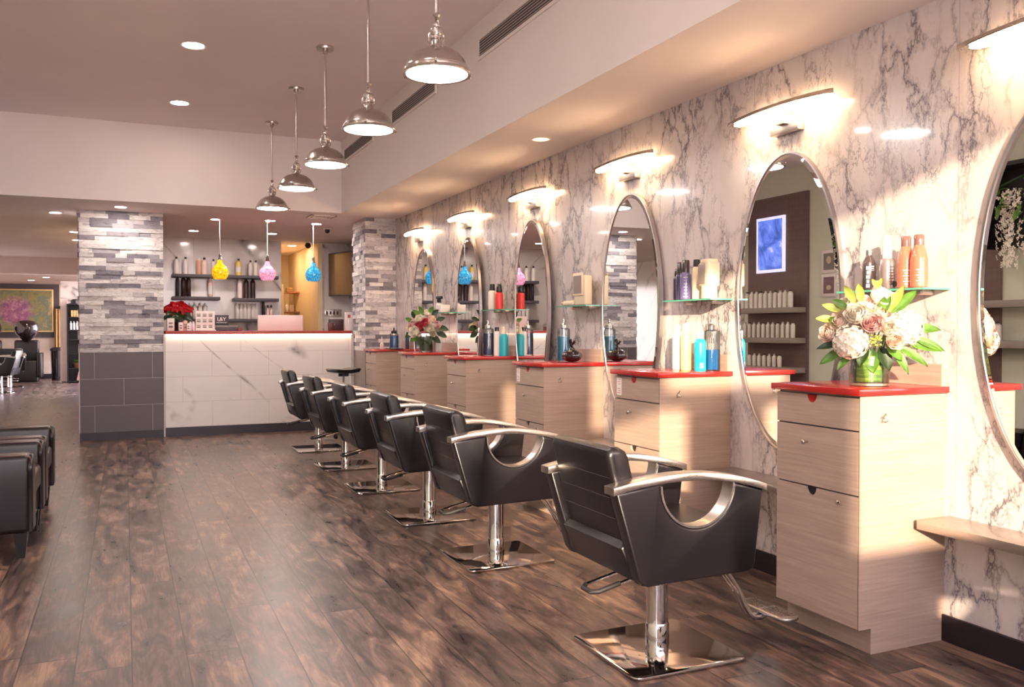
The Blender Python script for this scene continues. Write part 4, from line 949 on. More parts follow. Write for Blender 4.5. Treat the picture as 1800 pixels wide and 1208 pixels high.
for (px, py, dp, r, mt, kd) in ((1492, 597, 0.115, 29, 'petal_white', 'h'), (1586, 572, 0.07, 29, 'petal_white', 'h'), (1549, 525, 0.02, 20, 'petal_white', 'r'), (1518, 536, 0.03, 18, 'petal_blush', 'r'), (1486, 537, 0.0, 17, 'petal_white', 'r'),
                                (1504, 551, 0.10, 19, 'petal_white', 'r'), (1528, 566, 0.125, 17, 'petal_pink', 'r'), (1555, 573, 0.115, 15, 'petal_white', 'r'), (1475, 562, 0.07, 16, 'petal_blush', 'r'), (1456, 583, 0.05, 15, 'petal_blush', 'r'),
                                (1565, 594, 0.12, 15, 'petal_blush', 'r'), (1600, 595, 0.04, 14, 'petal_white', 'r'), (1464, 562, 0.03, 12, 'petal_white', 'r'), (1540, 548, 0.06, 15, 'petal_blush', 'r'), (1510, 580, 0.02, 20, 'petal_blush', 'r'), (1530, 545, -0.06, 22, 'petal_white', 'r'), (1560, 560, -0.05, 20, 'petal_blush', 'r')):
    c = fl(px, py, dp); d = (c - Vector((0, 0, 0.17))).normalized() + vt * 0.6
    if kd == 'h': hydrangea(bq, c, d, r * S1 * 1.0, mt)
    else: rose(bq, c, d, r * S1 * 0.98, mt)
bud = MB()
for px, py, r in ((1541, 510, 10), (1541, 498, 6)): bud.ball(fl(px, py, 0.02), r * S1, 10, 8, (1, 1, 1.3))
bud.build('bud', 'petal_white', bq)
gb_ = MB(); rnd = random.Random(3)
for k in range(46):
    c = fl(1532 + rnd.uniform(-12, 12), 594 + rnd.uniform(-10, 10), 0.115 + rnd.uniform(-0.012, 0.012)); gb_.ball(c, 0.004, 6, 4)
gb_.build('green_berries', 'leaf_light', bq)
for (px, py, dx, dy, L, w, mt) in ((1500, 530, -14, 30, 38, 12, 'leaf_light'), (1512, 530, -4, 34, 38, 12, 'leaf_light'), (1480, 545, -30, 14, 38, 12, 'leaf_light'), (1468, 560, -30, 6, 34, 12, 'leaf_light'), (1488, 540, -30, 24, 30, 12, 'leaf'),
        (1560, 545, 16, 34, 52, 14, 'leaf_light'), (1565, 548, 24, 30, 56, 15, 'leaf'), (1545, 545, 3, 20, 30, 12, 'leaf'), (1550, 550, 8, 26, 36, 10, 'leaf'), (1595, 575, 30, 2, 44, 15, 'leaf'), (1590, 600, 30, -4, 50, 13, 'leaf'),
        (1575, 605, 26, -16, 50, 14, 'leaf'), (1565, 605, 14, -24, 46, 14, 'leaf'), (1485, 610, -28, -14, 46, 14, 'leaf'), (1478, 600, -30, -4, 40, 12, 'leaf_dark'), (1500, 612, -18, -20, 40, 13, 'leaf'), (1530, 612, 2, -22, 34, 20, 'leaf'), (1545, 608, 8, -22, 36, 20, 'leaf_dark'),
        (1520, 600, -6, -22, 36, 18, 'leaf_dark'), (1600, 590, 34, -12, 48, 12, 'leaf'), (1540, 505, 6, 18, 22, 7, 'leaf_light'), (1540, 505, -8, 16, 22, 7, 'leaf_light'), (1555, 600, 12, -14, 34, 18, 'leaf'), (1476, 570, -10, 10, 28, 14, 'leaf'), (1512, 560, -6, 10, 26, 14, 'leaf'), (1522, 568, 2, 12, 24, 12, 'leaf'), (1580, 590, 10, 18, 34, 14, 'leaf')):
    p = fl(px, py, 0.055); d = vr * dx + vu * dy + vt * 6; leaf(bq, p, d, L * S1 * 1.06, w * S1 * 1.2, mt, 0.12, face=(vt * 0.9 + vu * 0.5 + vr * 0.3 * (1 if px % 2 else -1)))

# small mixed vase on the fifth station
fv = thing('flower_vase', 'small vase of white and rose flowers on the fifth station', 'flower vase', (2.68, 8.05, ZC)); Q = 1 / 165.0
MB().lathe([(0.066, 0), (0.068, 0.003), (0.068, 0.16), (0.066, 0.16), (0.066, 0.012), (0, 0.01)], seg=28, capt=False).build('vase', 'cover_glass', fv)
MB().lathe([(0.064, 0.014), (0.064, 0.150)], seg=24).build('wrapped_leaf', plain('dark_wrapped_leaf', rgb(52, 70, 30), 0.3, var=0.3, nscale=30), fv)
vr2 = Vector((math.cos(math.radians(18)), -math.sin(math.radians(18)), 0)); vt2 = Vector((-math.sin(math.radians(18)), -math.cos(math.radians(18)), 0))
def f2(px, py, dp): return vr2 * ((px - 759) * Q * 0.9) + vu * ((621 - py) * Q * 0.98) + vt2 * dp
for px, py, dp, r, mt in ((740, 588, 0.10, 9, 'petal_white'), (764, 581, 0.12, 9, 'petal_white'), (756, 574, 0.11, 8, 'petal_rose'), (748, 567, 0.08, 7, 'petal_white'), (762, 558, 0.03, 7, 'petal_white'), (768, 568, 0.07, 7, 'petal_blush'), (777, 577, 0.09, 7, 'petal_pink'),
                          (735, 575, 0.06, 6, 'petal_pink'), (770, 590, 0.10, 6, 'petal_white'), (733, 580, 0.03, 7, 'petal_blush'), (779, 583, 0.02, 7, 'petal_white'), (755, 564, 0.0, 8, 'petal_white'), (750, 580, 0.0, 12, 'petal_rose'), (768, 580, -0.05, 12, 'petal_white'), (750, 575, -0.08, 12, 'petal_blush')):
    c = f2(px, py, dp); rose(fv, c, (c - Vector((0, 0, 0.15))).normalized() + vt2 * 0.5, r * Q * 0.95, mt)
for px, py, dx, dy, L, w, mt in ((755, 560, -8, 16, 22, 6, 'leaf'), (748, 562, -14, 14, 20, 6, 'leaf'), (765, 558, 8, 16, 18, 6, 'leaf'), (775, 570, 20, 8, 22, 7, 'leaf_dark'), (780, 580, 20, -4, 22, 8, 'leaf_dark'), (778, 588, 18, -8, 22, 8, 'leaf_dark'), (770, 595, 14, -10, 20, 8, 'leaf_dark'),
        (745, 595, -10, -6, 18, 8, 'leaf'), (735, 590, -12, -6, 16, 7, 'leaf_dark'), (760, 596, 4, -8, 18, 9, 'leaf_dark'), (752, 596, -4, -8, 18, 9, 'leaf_dark'), (736, 572, -12, 8, 18, 6, 'leaf'), (770, 560, 16, 14, 18, 6, 'leaf_dark'), (740, 566, -6, 14, 18, 6, 'leaf_dark')):
    leaf(fv, f2(px, py, 0.04), vr2 * dx + vu * dy + vt2 * 4, L * Q * 0.85, w * Q * 1.25, mt, 0.1, face=vt2 + vu * 0.4)

# ================================================================== reception: glass pendants
def gpend(label, x, y, col):
    t = thing('glass_pendant', label, 'pendant lamp', (x, y, 0), 0, 'coloured glass pendants above the desk')
    MB().cyl(0.0045, 2.15, ZL, seg=8).lathe([(0.03, ZL - 0.012), (0.03, ZL)]).build('cord', 'white', t)
    MB().lathe([(0.010, 2.16), (0.016, 2.15), (0.018, 2.11), (0.026, 2.09), (0.026, 2.075)]).build('socket', 'chrome', t)
    tt = NT('speckled_glass'); v = tt.coord(); vo = tt.new('ShaderNodeTexVoronoi'); tt.link(v, vo.inputs['Vector']); vo.inputs['Scale'].default_value = 60
    r = tt.ramp(vo.outputs['Distance'], [(0.1, rgb(*[min(255, int(c * 1.15 + 30)) for c in col])), (0.5, rgb(*col)), (0.9, rgb(*[int(c * 0.72) for c in col]))])
    tt.base(r); tt.link(r, tt.b.inputs['Emission Color']); tt.b.inputs['Emission Strength'].default_value = 0.5; tt.set(rough=0.12, coat=0.6)
    MB().lathe([(0.026, 2.085), (0.03, 2.06), (0.038, 2.035), (0.070, 2.005), (0.094, 1.965), (0.100, 1.935), (0.094, 1.895), (0.074, 1.858), (0.066, 1.850), (0.060, 1.852)], seg=32, capb=False).build('shade', tt.m, t)
gpend('yellow speckled glass pendant above the desk', 1.06, 11.05, (236, 168, 12))
gpend('pink speckled glass pendant above the desk', 1.62, 11.05, (226, 136, 168))
gpend('blue speckled glass pendant above the desk', 2.185, 11.05, (40, 132, 176))

# back product shelves
def bshelf(label, x0, x1, z):
    t = thing('wall_shelf', label, 'shelf', (x0, 13.45, z - 0.045), 0, 'grey shelves on the product wall')
    MB().box(0, x1 - x0, -0.24, 0, 0, 0.045, 0.002).build('board', 'shelf_grey', t)
bshelf('long top grey shelf on the back marble wall', 0.62, 2.10, 2.035)
bshelf('middle left grey shelf with dark bottles behind the yellow pendant', 0.62, 1.27, 1.712)
bshelf('middle right grey shelf with dark bottles behind the pink pendant', 1.455, 2.10, 1.70)
bshelf('lowest grey shelf behind the desk', 0.62, 2.10, 1.395)
def px_x(px, y):   # photo column -> x at a distance y
    a = math.radians(24.1); k = (px - 900) / 1521.0; dx = math.sin(a) + k * math.cos(a); dy = math.cos(a) - k * math.sin(a); return dx / dy * y
def simple(name, label, x, y, z, r, h, bm, cmn, rc=0.4, hc=0.03, group=None, band=None):
    return bottle(name, label, 'bottle', (x, y, z), [(r * 0.9, 0), (r, 0.004), (r, h * 0.86), (r * 0.8, h * 0.95), (r * rc, h)], bm, [(r * rc, h), (r * rc, h + hc)], cmn, group=group, seg=14, band=band)
T1 = [(311, 0.047, 0.22, 'white', 'black', 'white bottle with black cap first from the left on the top shelf'), (327, 0.047, 0.22, 'white', 'black', 'white bottle with black cap second from the left on the top shelf'),
      (350, 0.040, 0.21, cm((232, 176, 150)), 'white', 'peach bottle with white cap on the top shelf'), (360, 0.052, 0.22, cm((236, 206, 190)), 'black', 'blush bottle with black cap left of the yellow pendant'),
      (376, 0.040, 0.20, cm((240, 224, 214)), 'black', 'slim pale bottle beside the yellow pendant on the top shelf'), (420, 0.050, 0.22, cm((238, 206, 116)), 'black', 'yellow bottle with label between the yellow and pink pendants'),
      (441, 0.040, 0.20, 'white', 'black', 'white bottle left of the pink pendant on the top shelf'), (450, 0.040, 0.20, cm((238, 226, 214)), 'black', 'cream bottle just left of the pink pendant on the top shelf')]
for px, r, h, b_, c_, lb in T1: simple('display_bottle', lb, px_x(px, 13.33), 13.33, 2.035, r * 0.82, h, b_, c_, group='bottles on the top product shelf', band=(0.05, 0.13) if 'yellow bottle' in lb else None)
brn = cm((56, 36, 36), 0.2)
for px, b_, lb in ((313, cm((40, 40, 52)), 'slim near-black bottle at the left end of the middle left shelf'), (323, brn, 'dark brown bottle left of two on the middle left shelf'), (332, brn, 'dark brown bottle right of two on the middle left shelf'), (370, cm((238, 200, 188)), 'pale pink bottle alone on the middle left shelf')):
    simple('display_bottle', lb, px_x(px, 13.33), 13.33, 1.712, 0.033 if px != 313 else 0.026, 0.27, b_, 'black' if px != 370 else 'white', 0.5, 0.02, group='bottles on the middle shelves', band=(0.04, 0.16) if px == 370 else None)
for px, b_, lb in ((422, cm((240, 220, 212)), 'pale pink bottle on the middle right shelf'), (433, brn, 'dark brown bottle left of two on the middle right shelf'), (445, brn, 'dark brown bottle right of two on the middle right shelf')):
    simple('display_bottle', lb, px_x(px, 13.33), 13.33, 1.700, 0.036, 0.27, b_, 'white' if px == 422 else 'black', 0.5, 0.02, group='bottles on the middle shelves')
for k, px in enumerate((325, 334, 343, 352, 361)): simple('display_bottle', 'white bottle in the left row on the lowest shelf, partly behind the counter displays', px_x(px, 13.33), 13.33, 1.395, 0.031, 0.20, 'white', 'white', 0.35, 0.03, group='white bottles in the left row of the lowest shelf')
for k, px in enumerate((417.5, 424.5, 431, 438, 445, 451)): simple('display_bottle', 'white bottle in the right row on the lowest shelf behind the desk', px_x(px, 13.33), 13.33, 1.395, 0.029, 0.215, 'white', 'white', 0.4, 0.02, group='white bottles in the right row of the lowest shelf')
simple('display_bottle', 'slim black bottle above the white monitor on the lowest shelf', px_x(463, 13.33), 13.33, 1.395, 0.022, 0.23, 'black', 'black', 0.9, 0.03)
for px, lb in ((471, 'small blush bottle with black cap left above the white monitor'), (477, 'small blush bottle with black cap right above the white monitor')): simple('display_bottle', lb, px_x(px, 13.33), 13.33, 1.395, 0.022, 0.17, cm((240, 206, 192)), 'black', 0.6, 0.04)

# desk items; desk top at z 1.222
ZD = 1.2245
def dk(px, y): return px_x(px, y)
t = thing('monitor', 'back of a white monitor standing on the reception desk', 'monitor', (dk(493, 11.05), 11.05, ZD))
MB().box(-0.275, 0.275, -0.02, 0.02, 0.0, 0.195, 0.004).build('screen_back', plain('monitor_pink_white', rgb(236, 216, 214), 0.35, var=0.01), t)
t = thing('receipt_printer', 'low charcoal box with pale top edge on the desk', 'printer', (dk(397, 11.0), 11.0, ZD)); MB().box(-0.135, 0.135, -0.08, 0.08, 0, 0.055, 0.004).build('body', 'shelf_grey', t); MB().box(-0.137, 0.137, -0.082, 0.082, 0.055, 0.062).build('lid', 'grout_trim', t)
t = thing('name_sign', 'small charcoal sign with white letters on the desk', 'sign', (dk(390, 10.95), 10.98, ZD + 0.063))
MB().box(-0.082, 0.082, -0.008, 0.008, 0.0, 0.128, 0.003).build('panel', plain('sign_charcoal', rgb(58, 54, 58), 0.4), t)
for body, sz, z in (('I,&Y', 0.062, 0.058), ('SALON SPA', 0.016, 0.032)):
    if sz < 0.02:
        m = MB()
        for k in range(11): m.box(-0.06 + k * 0.0115, -0.06 + k * 0.0115 + 0.007, -0.0095, -0.008, z, z + 0.009)
        m.build('small_print', 'ink_white', t, smooth=None); continue
    tc_ = bpy.data.curves.new('lettering', 'FONT'); tc_.body = body; tc_.size = sz; tc_.align_x = 'CENTER'; tc_.extrude = 0.0006; tc_.offset = 0.0007; tc_.materials.append(MAT['ink_white'])
    o = text_mesh(tc_); o.parent = t; o.location = (0, -0.0088, z); o.rotation_euler = (PI / 2, 0, 0)
t = thing('card_stand', 'white display board with nine printed cards on the desk', 'display', (dk(361, 10.9), 10.9, ZD))
MB().box(-0.108, 0.108, -0.006, 0.006, 0.012, 0.235, 0.002).box(-0.115, 0.118, -0.04, 0.04, 0, 0.014, 0.002).build('board', 'paper', t)
for i in range(3):
    for j_ in range(3):
        x = -0.075 + i * 0.067; z = 0.045 + j_ * 0.067; c_ = MB().box(x - 0.023, x + 0.023, -0.0072, -0.006, z - 0.012, z + 0.03).build('card', cm((196, 180, 170)), t, smooth=None)
        MB().box(x - 0.018, x + 0.018, -0.008, -0.0072, z + 0.014, z + 0.019).box(x - 0.018, x + 0.018, -0.008, -0.0072, z - 0.008, z + 0.004).build('print', cm((110, 92, 88)), c_, smooth=None)
t = thing('business_card_holder', 'small dark red box on the desk right of the printer', 'box', (dk(421, 10.9), 10.9, ZD)); MB().box(-0.022, 0.022, -0.03, 0.03, 0, 0.032, 0.003).build('box', cm((110, 20, 24)), t)
for px, y, w, h, c_, lb in ((300, 10.79, 0.04, 0.145, (222, 206, 204), 'tall pale product box at the left end of the desk'), (318, 10.80, 0.025, 0.10, (228, 214, 208), 'small white product box under the poinsettia'),
                            (326, 10.84, 0.022, 0.12, (214, 160, 150), 'narrow pink product box near the poinsettia'), (331, 10.80, 0.016, 0.09, (236, 226, 224), 'narrow white tube box left of the card display')):
    t = thing('product_box', lb, 'box', (dk(px, y), y, ZD)); MB().box(-w, w, -w, w, 0, h, 0.002).build('carton', cm(c_), t)
    MB().box(-w * 0.55, w * 0.55, -w - 0.0008, -w, h * 0.25, h * 0.42).box(-w * 0.55, w * 0.55, -w - 0.0008, -w, h * 0.55, h * 0.68).build('print', cm((120, 86, 84)), t, smooth=None)
for px, lb in ((335, 'small white tube left of the card display'), (340, 'small lilac tube beside the card display')): simple('tube', lb, dk(px, 10.82), 10.82, ZD, 0.016, 0.09, cm((232, 218, 224)), 'white', 0.7, 0.02)
# right end of the desk
t = thing('card_box', 'dark brown display box with white cards at the right end of the desk', 'display', (dk(593, 11.0), 11.06, ZD)); MB().box(-0.09, 0.085, -0.05, 0.05, 0, 0.148, 0.004).build('box', cm((70, 46, 48)), t); MB().box(-0.092, 0.087, -0.052, 0.052, 0.148, 0.158).build('lid', 'paper', t)
MB().prism([(-0.10, 0), (-0.06, 0), (-0.03, 0.09), (-0.07, 0.09)], -0.062, -0.056, 'XZ').build('card', 'paper', t, smooth=None)
t = thing('brochure_stand', 'white brochure stand with a pink picture beside the right pillar', 'display', (dk(615, 10.95), 10.93, ZD)); MB().box(-0.065, 0.05, -0.012, 0.03, 0, 0.235, 0.003).box(-0.03, 0.05, -0.04, -0.012, 0, 0.15, 0.002).build('stand', 'paper', t)
MB().box(-0.035, 0.0, -0.0135, -0.012, 0.165, 0.205).build('picture', 'ink_red', t, smooth=None)
t = thing('product_box', 'small dark maroon box left of the brown display box', 'box', (dk(582, 10.9), 10.9, ZD)); MB().box(-0.035, 0.035, -0.03, 0.03, 0, 0.10, 0.003).build('carton', cm((84, 34, 40)), t)

# poinsettia
po = thing('poinsettia', 'red poinsettia in a pot at the left end of the desk', 'plant', (dk(312, 11.1), 11.12, ZD))
MB().lathe([(0.045, 0), (0.062, 0.10), (0.066, 0.105), (0.06, 0.11)]).build('pot', cm((66, 44, 34)), po)
rnd = random.Random(5)
for k in range(26):
    a = rnd.random() * 2 * PI; rr_ = rnd.uniform(0.03, 0.10); p = Vector((rr_ * math.cos(a) * 1.0, rr_ * math.sin(a), 0.16 + rnd.random() * 0.07)); leaf(po, p, Vector((math.cos(a), math.sin(a), rnd.uniform(-0.6, 0.1))), 0.11, 0.06, 'leaf_dark', 0.4, face=Vector((0, -1, 0.6)))
for (cx, cy, cz) in ((-0.07, -0.02, 0.275), (0.0, -0.05, 0.295), (0.075, -0.02, 0.285), (0.03, 0.04, 0.315), (-0.04, 0.04, 0.305), (0.11, 0.0, 0.265), (-0.10, 0.03, 0.265)):
    for k in range(8):
        a = k * PI / 4 + cx * 9; L = 0.085 if k % 2 else 0.07; leaf(po, Vector((cx, cy, cz)), Vector((math.cos(a), -0.35, math.sin(a) * 0.75)), L * 1.05, 0.055, 'petal_red', 0.3, name='bract', face=Vector((0, -1, 0.5)))
    MB().ball((cx, cy, cz + 0.005), 0.008, 6, 4).build('flower_eye', 'petal_blush', po)
st_ = MB()
for k in range(5): a = k * 1.3; st_.tube([(0, 0, 0.10), (0.03 * math.cos(a), 0.03 * math.sin(a), 0.2), (0.07 * math.cos(a), 0.05 * math.sin(a), 0.29)], 0.005, 6)
st_.build('stems', 'leaf_dark', po)

# right side of the reception: television, plaque, tiles
t = thing('wall_television', 'flat dark television angled out from the side wall of reception', 'television', (3.06, 12.9, 2.08), math.radians(-72))
MB().box(-0.52, 0.52, -0.02, 0.025, -0.33, 0.33, 0.006).build('casing', 'shelf_grey', t)
MB().box(-0.50, 0.50, -0.0215, -0.02, -0.31, 0.31).build('screen', plain('screen_glass', rgb(120, 96, 74), 0.12, coat=0.6), t, smooth=None)
MB().box(-0.05, 0.05, 0.025, 0.13, -0.05, 0.05).build('wall_arm', 'black', t, smooth=None)
t = thing('wall_plaque', 'small framed certificate on the marble beside the passage', 'picture', (2.965, 13.45, 2.03)); MB().box(-0.07, 0.07, -0.02, 0, -0.11, 0.11, 0.003).build('frame', cm((110, 98, 98)), t); MB().box(-0.05, 0.05, -0.0215, -0.02, -0.085, 0.085).build('print', cm((150, 136, 132)), t, smooth=None); MB().ball((0, -0.022, 0.045), 0.022, 12, 8, (1, 0.15, 1)).build('seal', 'paper', t)
t = thing('switch_panel', 'row of small metal switches on the marble behind the right end of the desk', 'switch', (2.93, 13.45, 1.50)); MB().box(-0.10, 0.16, -0.01, 0, -0.06, 0.05, 0.002).build('plate', 'nickel', t)
for k in range(4): MB().box(-0.08 + k * 0.055, -0.05 + k * 0.055, -0.016, -0.01, -0.03, 0.02).build('switch', 'frame_dark', t, smooth=None)
# passage contents
t = thing('passage_cabinet', 'cream cabinet with a lit mirror door inside the passage', 'cabinet', (2.24, 14.6, 0)); MB().box(-0.06, 0.12, -0.1, 0.3, 0, 1.2).box(-0.06, 0.12, -0.1, 0.3, 1.42, 1.98).build('body', 'cream_wall', t, smooth=None); MB().box(-0.06, 0.10, 0.0, 0.3, 1.2, 1.42).build('niche', 'frame_dark', t, smooth=None); MB().box(0.12, 0.135, -0.12, 0.3, 0, 1.98).build('side_frame', 'cream', t, smooth=None)
for k, (z, l_) in enumerate(((1.86, 'small upper wooden corner shelf in the passage'), (1.52, 'small lower wooden corner shelf in the passage'))):
    t = thing('corner_shelf', l_, 'shelf', (2.72, 15.2, z)); MB().prism([(0, -0.28), (0, 0.3), (-0.17, 0.3), (-0.17, 0.1)], 0, 0.025, 'XY').build('board', cm((176, 120, 82)), t, smooth=None)
t = thing('towel_bundle', 'pile of folded wheat coloured towels on the upper passage shelf', 'towels', (2.62, 15.35, 1.886)); MB().box(-0.06, 0.06, -0.07, 0.07, 0, 0.04, 0.012, 3).box(-0.055, 0.055, -0.065, 0.065, 0.04, 0.08, 0.012, 3).build('towel', cm((176, 132, 84)), t)
simple('display_bottle', 'white bottle on the lower passage shelf', 2.58, 15.35, 1.546, 0.03, 0.12, 'white', 'white'); t = thing('storage_box', 'small tan box on the lower passage shelf', 'box', (2.66, 15.38, 1.546)); MB().box(-0.04, 0.04, -0.05, 0.05, 0, 0.12, 0.004).build('carton', cm((206, 176, 140)), t)
t = thing('passage_counter', 'low brown counter at the end of the passage', 'cabinet', (2.5, 15.6, 0)); MB().box(-0.25, 0.21, 0, 0.39, 0, 1.26).build('body', cm((150, 100, 66)), t, smooth=None); MB().box(-0.26, 0.215, -0.02, 0.39, 1.26, 1.29).build('top', 'cream', t, smooth=None)

# ================================================================== left wall seen in the mirrors
def wshelf(label, y0, y1, z):
    t = thing('floating_shelf', label, 'shelf', (LX + 0.04, y0, z - 0.07), 0, 'taupe floating shelves on the brown panels'); MB().box(0, 0.27, 0, y1 - y0, 0, 0.07, 0.002).build('board', 'shelf_taupe', t)
rows = [(8.74, 9.86, 1.53, 'upper taupe shelf on the far brown panel seen in the second mirror', 11, 8.85, 0.095, 0.21, 0.036), (8.74, 9.86, 1.13, 'lower taupe shelf on the far brown panel seen in the second mirror', 11, 8.80, 0.095, 0.19, 0.030), (8.74, 9.86, 0.74, 'lowest taupe shelf on the far brown panel', 7, 9.05, 0.10, 0.15, 0.030),
        (4.7, 7.08, 1.53, 'upper taupe shelf on the near brown panel seen in the right-edge mirror', 5, 6.32, 0.11, 0.20, 0.042), (4.7, 7.08, 1.13, 'lower taupe shelf on the near brown panel seen in the right-edge mirror', 6, 5.9, 0.10, 0.17, 0.034)]
wh = cm((214, 206, 192), 0.35); wcap = cm((190, 182, 170), 0.4)
for y0, y1, z, lb, n, ys, st, h, r in rows:
    wshelf(lb, y0, y1, z)
    for k in range(n):
        bottle('display_bottle', 'white bottle in the row standing on the ' + lb.split(' seen')[0], 'bottle', (LX + 0.20, ys + k * st, z), [(r * 0.9, 0), (r, 0.004), (r, h * 0.86), (r * 0.85, h * 0.93), (r * 0.45, h)], wh, [(r * 0.45, h), (r * 0.45, h + 0.02)], wcap if k % 3 else 'black', group='white bottles on the ' + lb.split(' seen')[0], seg=14)
# lightbox picture
t = thing('lightbox_picture', 'glowing blue framed lightbox poster on the brown panel, seen in the second mirror', 'picture', (LX + 0.04, 9.40, 2.40))
MB().box(0, 0.03, -0.28, 0.28, -0.38, 0.38, 0.004).build('frame', glow('lightbox_edge', (0.72, 0.70, 1.0, 1), 0.45), t)
tt = NT('lightbox_print'); v = tt.coord(); n1 = tt.noise(v, 3.2, 5, 0.6, 0.8); cc = tt.ramp(n1.outputs[0], [(0.32, (0.02, 0.04, 0.10, 1)), (0.46, (0.05, 0.09, 0.38, 1)), (0.57, (0.12, 0.18, 0.62, 1)), (0.70, (0.6, 0.5, 0.3, 1))]); tt.base((0, 0, 0, 1)); tt.link(cc, tt.b.inputs['Emission Color']); tt.b.inputs['Emission Strength'].default_value = 1.0
MB().box(0.03, 0.032, -0.24, 0.24, -0.34, 0.34).build('print', tt.m, t, smooth=None)
for z, l_, c_ in ((2.10, 'upper small white framed portrait print on the pale green wall', (120, 112, 96)), (1.80, 'lower small white framed print on the pale green wall', (120, 90, 92))):
    t = thing('framed_print', l_, 'picture', (LX, 8.36, z)); MB().box(0, 0.02, -0.13, 0.13, -0.145, 0.145, 0.004).build('frame', 'white', t); MB().box(0.02, 0.022, -0.09, 0.09, -0.105, 0.105).build('print', cm(c_), t, smooth=None)
    MB().ball((0.0222, 0.0, 0.02 if z > 2 else -0.03), 0.045, 12, 8, (0.04, 0.9, 1.1 if z > 2 else 0.7)).build('print_figure', cm((196, 180, 150)), t)
# black box shelf with hanging white flowers
t = thing('box_shelf', 'black open box shelf on the left wall holding trailing white flowers', 'shelf', (LX + 0.04, 4.9, 2.05)); m = MB(); m.box(0, 0.3, 0, 1.15, 0.78, 0.82).box(0, 0.3, 1.11, 1.15, 0, 0.78).box(0, 0.02, 0, 1.11, 0, 0.78).box(0, 0.3, 0, 0.04, 0, 0.78); m.build('frame', 'black', t, smooth=None)
wv = thing('trailing_flowers', 'white wisteria trailing down with green leaves, seen in the right-edge mirror', 'flowers', (LX + 0.22, 5.55, 2.6)); rnd = random.Random(11)
for sidx in range(9):
    yy = rnd.uniform(-0.35, 0.32); xx = rnd.uniform(-0.08, 0.1); L = rnd.uniform(0.5, 0.95); m = MB()
    for q in range(int(L * 75)):
        z = -q / 75; w = 0.045 * (1 - 0.6 * q / (L * 75)) + 0.012; a = rnd.random() * 6.28; c = Vector((xx + w * math.cos(a), yy + w * math.sin(a), z)); X, Y, N = frame(Vector((math.cos(a), math.sin(a), -0.3)))
        for k in range(3):
            b = k * 2.1 + a; e1 = X * math.cos(b) + Y * math.sin(b); e2 = -X * math.sin(b) + Y * math.cos(b); s_ = 0.022
            m.bm.faces.new([m.bm.verts.new(p_) for p_ in (c, c + e1 * s_ * 0.6 + e2 * s_ * 0.5 + N * 0.006, c + e1 * s_, c + e1 * s_ * 0.6 - e2 * s_ * 0.5 + N * 0.006)])
    m.build('blossom_strand', 'petal_white', wv, smooth=None)
for k in range(34): leaf(wv, Vector((rnd.uniform(-0.05, 0.14), rnd.uniform(-0.4, 0.35), rnd.uniform(-0.25, 0.15))), Vector((rnd.uniform(0, 1), rnd.uniform(-1, 1), rnd.uniform(-1, 0.3))), 0.12, 0.05, 'leaf', 0.3)
MB().tube([(0.0, -0.4, 0.08), (0.03, 0, 0.14), (0.0, 0.35, 0.05)], 0.012, 8).build('vine', 'leaf_dark', wv)
# shampoo corner, seen in the third mirror
t = thing('shampoo_unit', 'black shampoo chair with a cream bowl by the left marble wall, seen in a mirror', 'chair', (-2.1, 12.6, 0))
MB().box(-0.35, 0.3, -0.32, 0.32, 0.12, 0.5, 0.03, 3).box(-0.45, -0.22, -0.32, 0.32, 0.4, 1.0, 0.05, 3).box(-0.35, 0.3, -0.40, -0.30, 0.12, 0.68, 0.03, 3).box(-0.35, 0.3, 0.30, 0.40, 0.12, 0.68, 0.03, 3).build('seat', 'leather', t)
MB().lathe([(0.10, 0.82), (0.22, 0.90), (0.27, 1.02), (0.25, 1.02), (0.19, 0.92), (0.05, 0.88)], (-0.62, 0, 0), 24).build('bowl', 'cream', t); MB().cyl(0.08, 0, 0.84, (-0.62, 0, 0)).build('pedestal', 'black', t)

# ================================================================== far left room
t = thing('painting', 'large framed abstract painting of purple, green and gold on the far wall', 'painting', (-2.25, 24.50, 1.70))
MB().box(-0.60, 0.62, -0.04, 0, -0.53, 0.53, 0.004).build('frame', cm((214, 182, 120)), t)
tt = NT('abstract_paint'); v = tt.coord(); n1 = tt.noise(v, 2.6, 6, 0.7, 1.2); n2 = tt.noise(v, 9, 4, 0.7)
gr = tt.new('ShaderNodeTexGradient', gradient_type='SPHERICAL'); mp = tt.new('ShaderNodeMapping'); tc = tt.new('ShaderNodeTexCoord'); tt.link(tc.outputs['Object'], mp.inputs[0]); mp.inputs['Location'].default_value = (0.42, 0, 0.0); mp.inputs['Scale'].default_value = (1.9, 1.9, 2.0); tt.link(mp.outputs[0], gr.inputs[0])
outer = tt.ramp(n1.outputs[0], [(0.3, rgb(70, 84, 76)), (0.45, rgb(132, 122, 70)), (0.55, rgb(96, 104, 92)), (0.7, rgb(184, 156, 84))]); inner = tt.ramp(n2.outputs[0], [(0.3, rgb(92, 70, 104)), (0.5, rgb(146, 84, 112)), (0.7, rgb(178, 150, 152))])
f_ = tt.ramp(tt.math('ADD', gr.outputs['Fac'], tt.math('MULTIPLY', tt.math('SUBTRACT', n1.outputs[0], 0.5), 1.4)), [(0.15, (0, 0, 0, 1)), (0.50, (1, 1, 1, 1))])
tt.base(tt.mix(f_, outer, inner)); tt.set(rough=0.6); MB().box(-0.57, 0.59, -0.046, -0.04, -0.50, 0.50).build('canvas', tt.m, t, smooth=None)
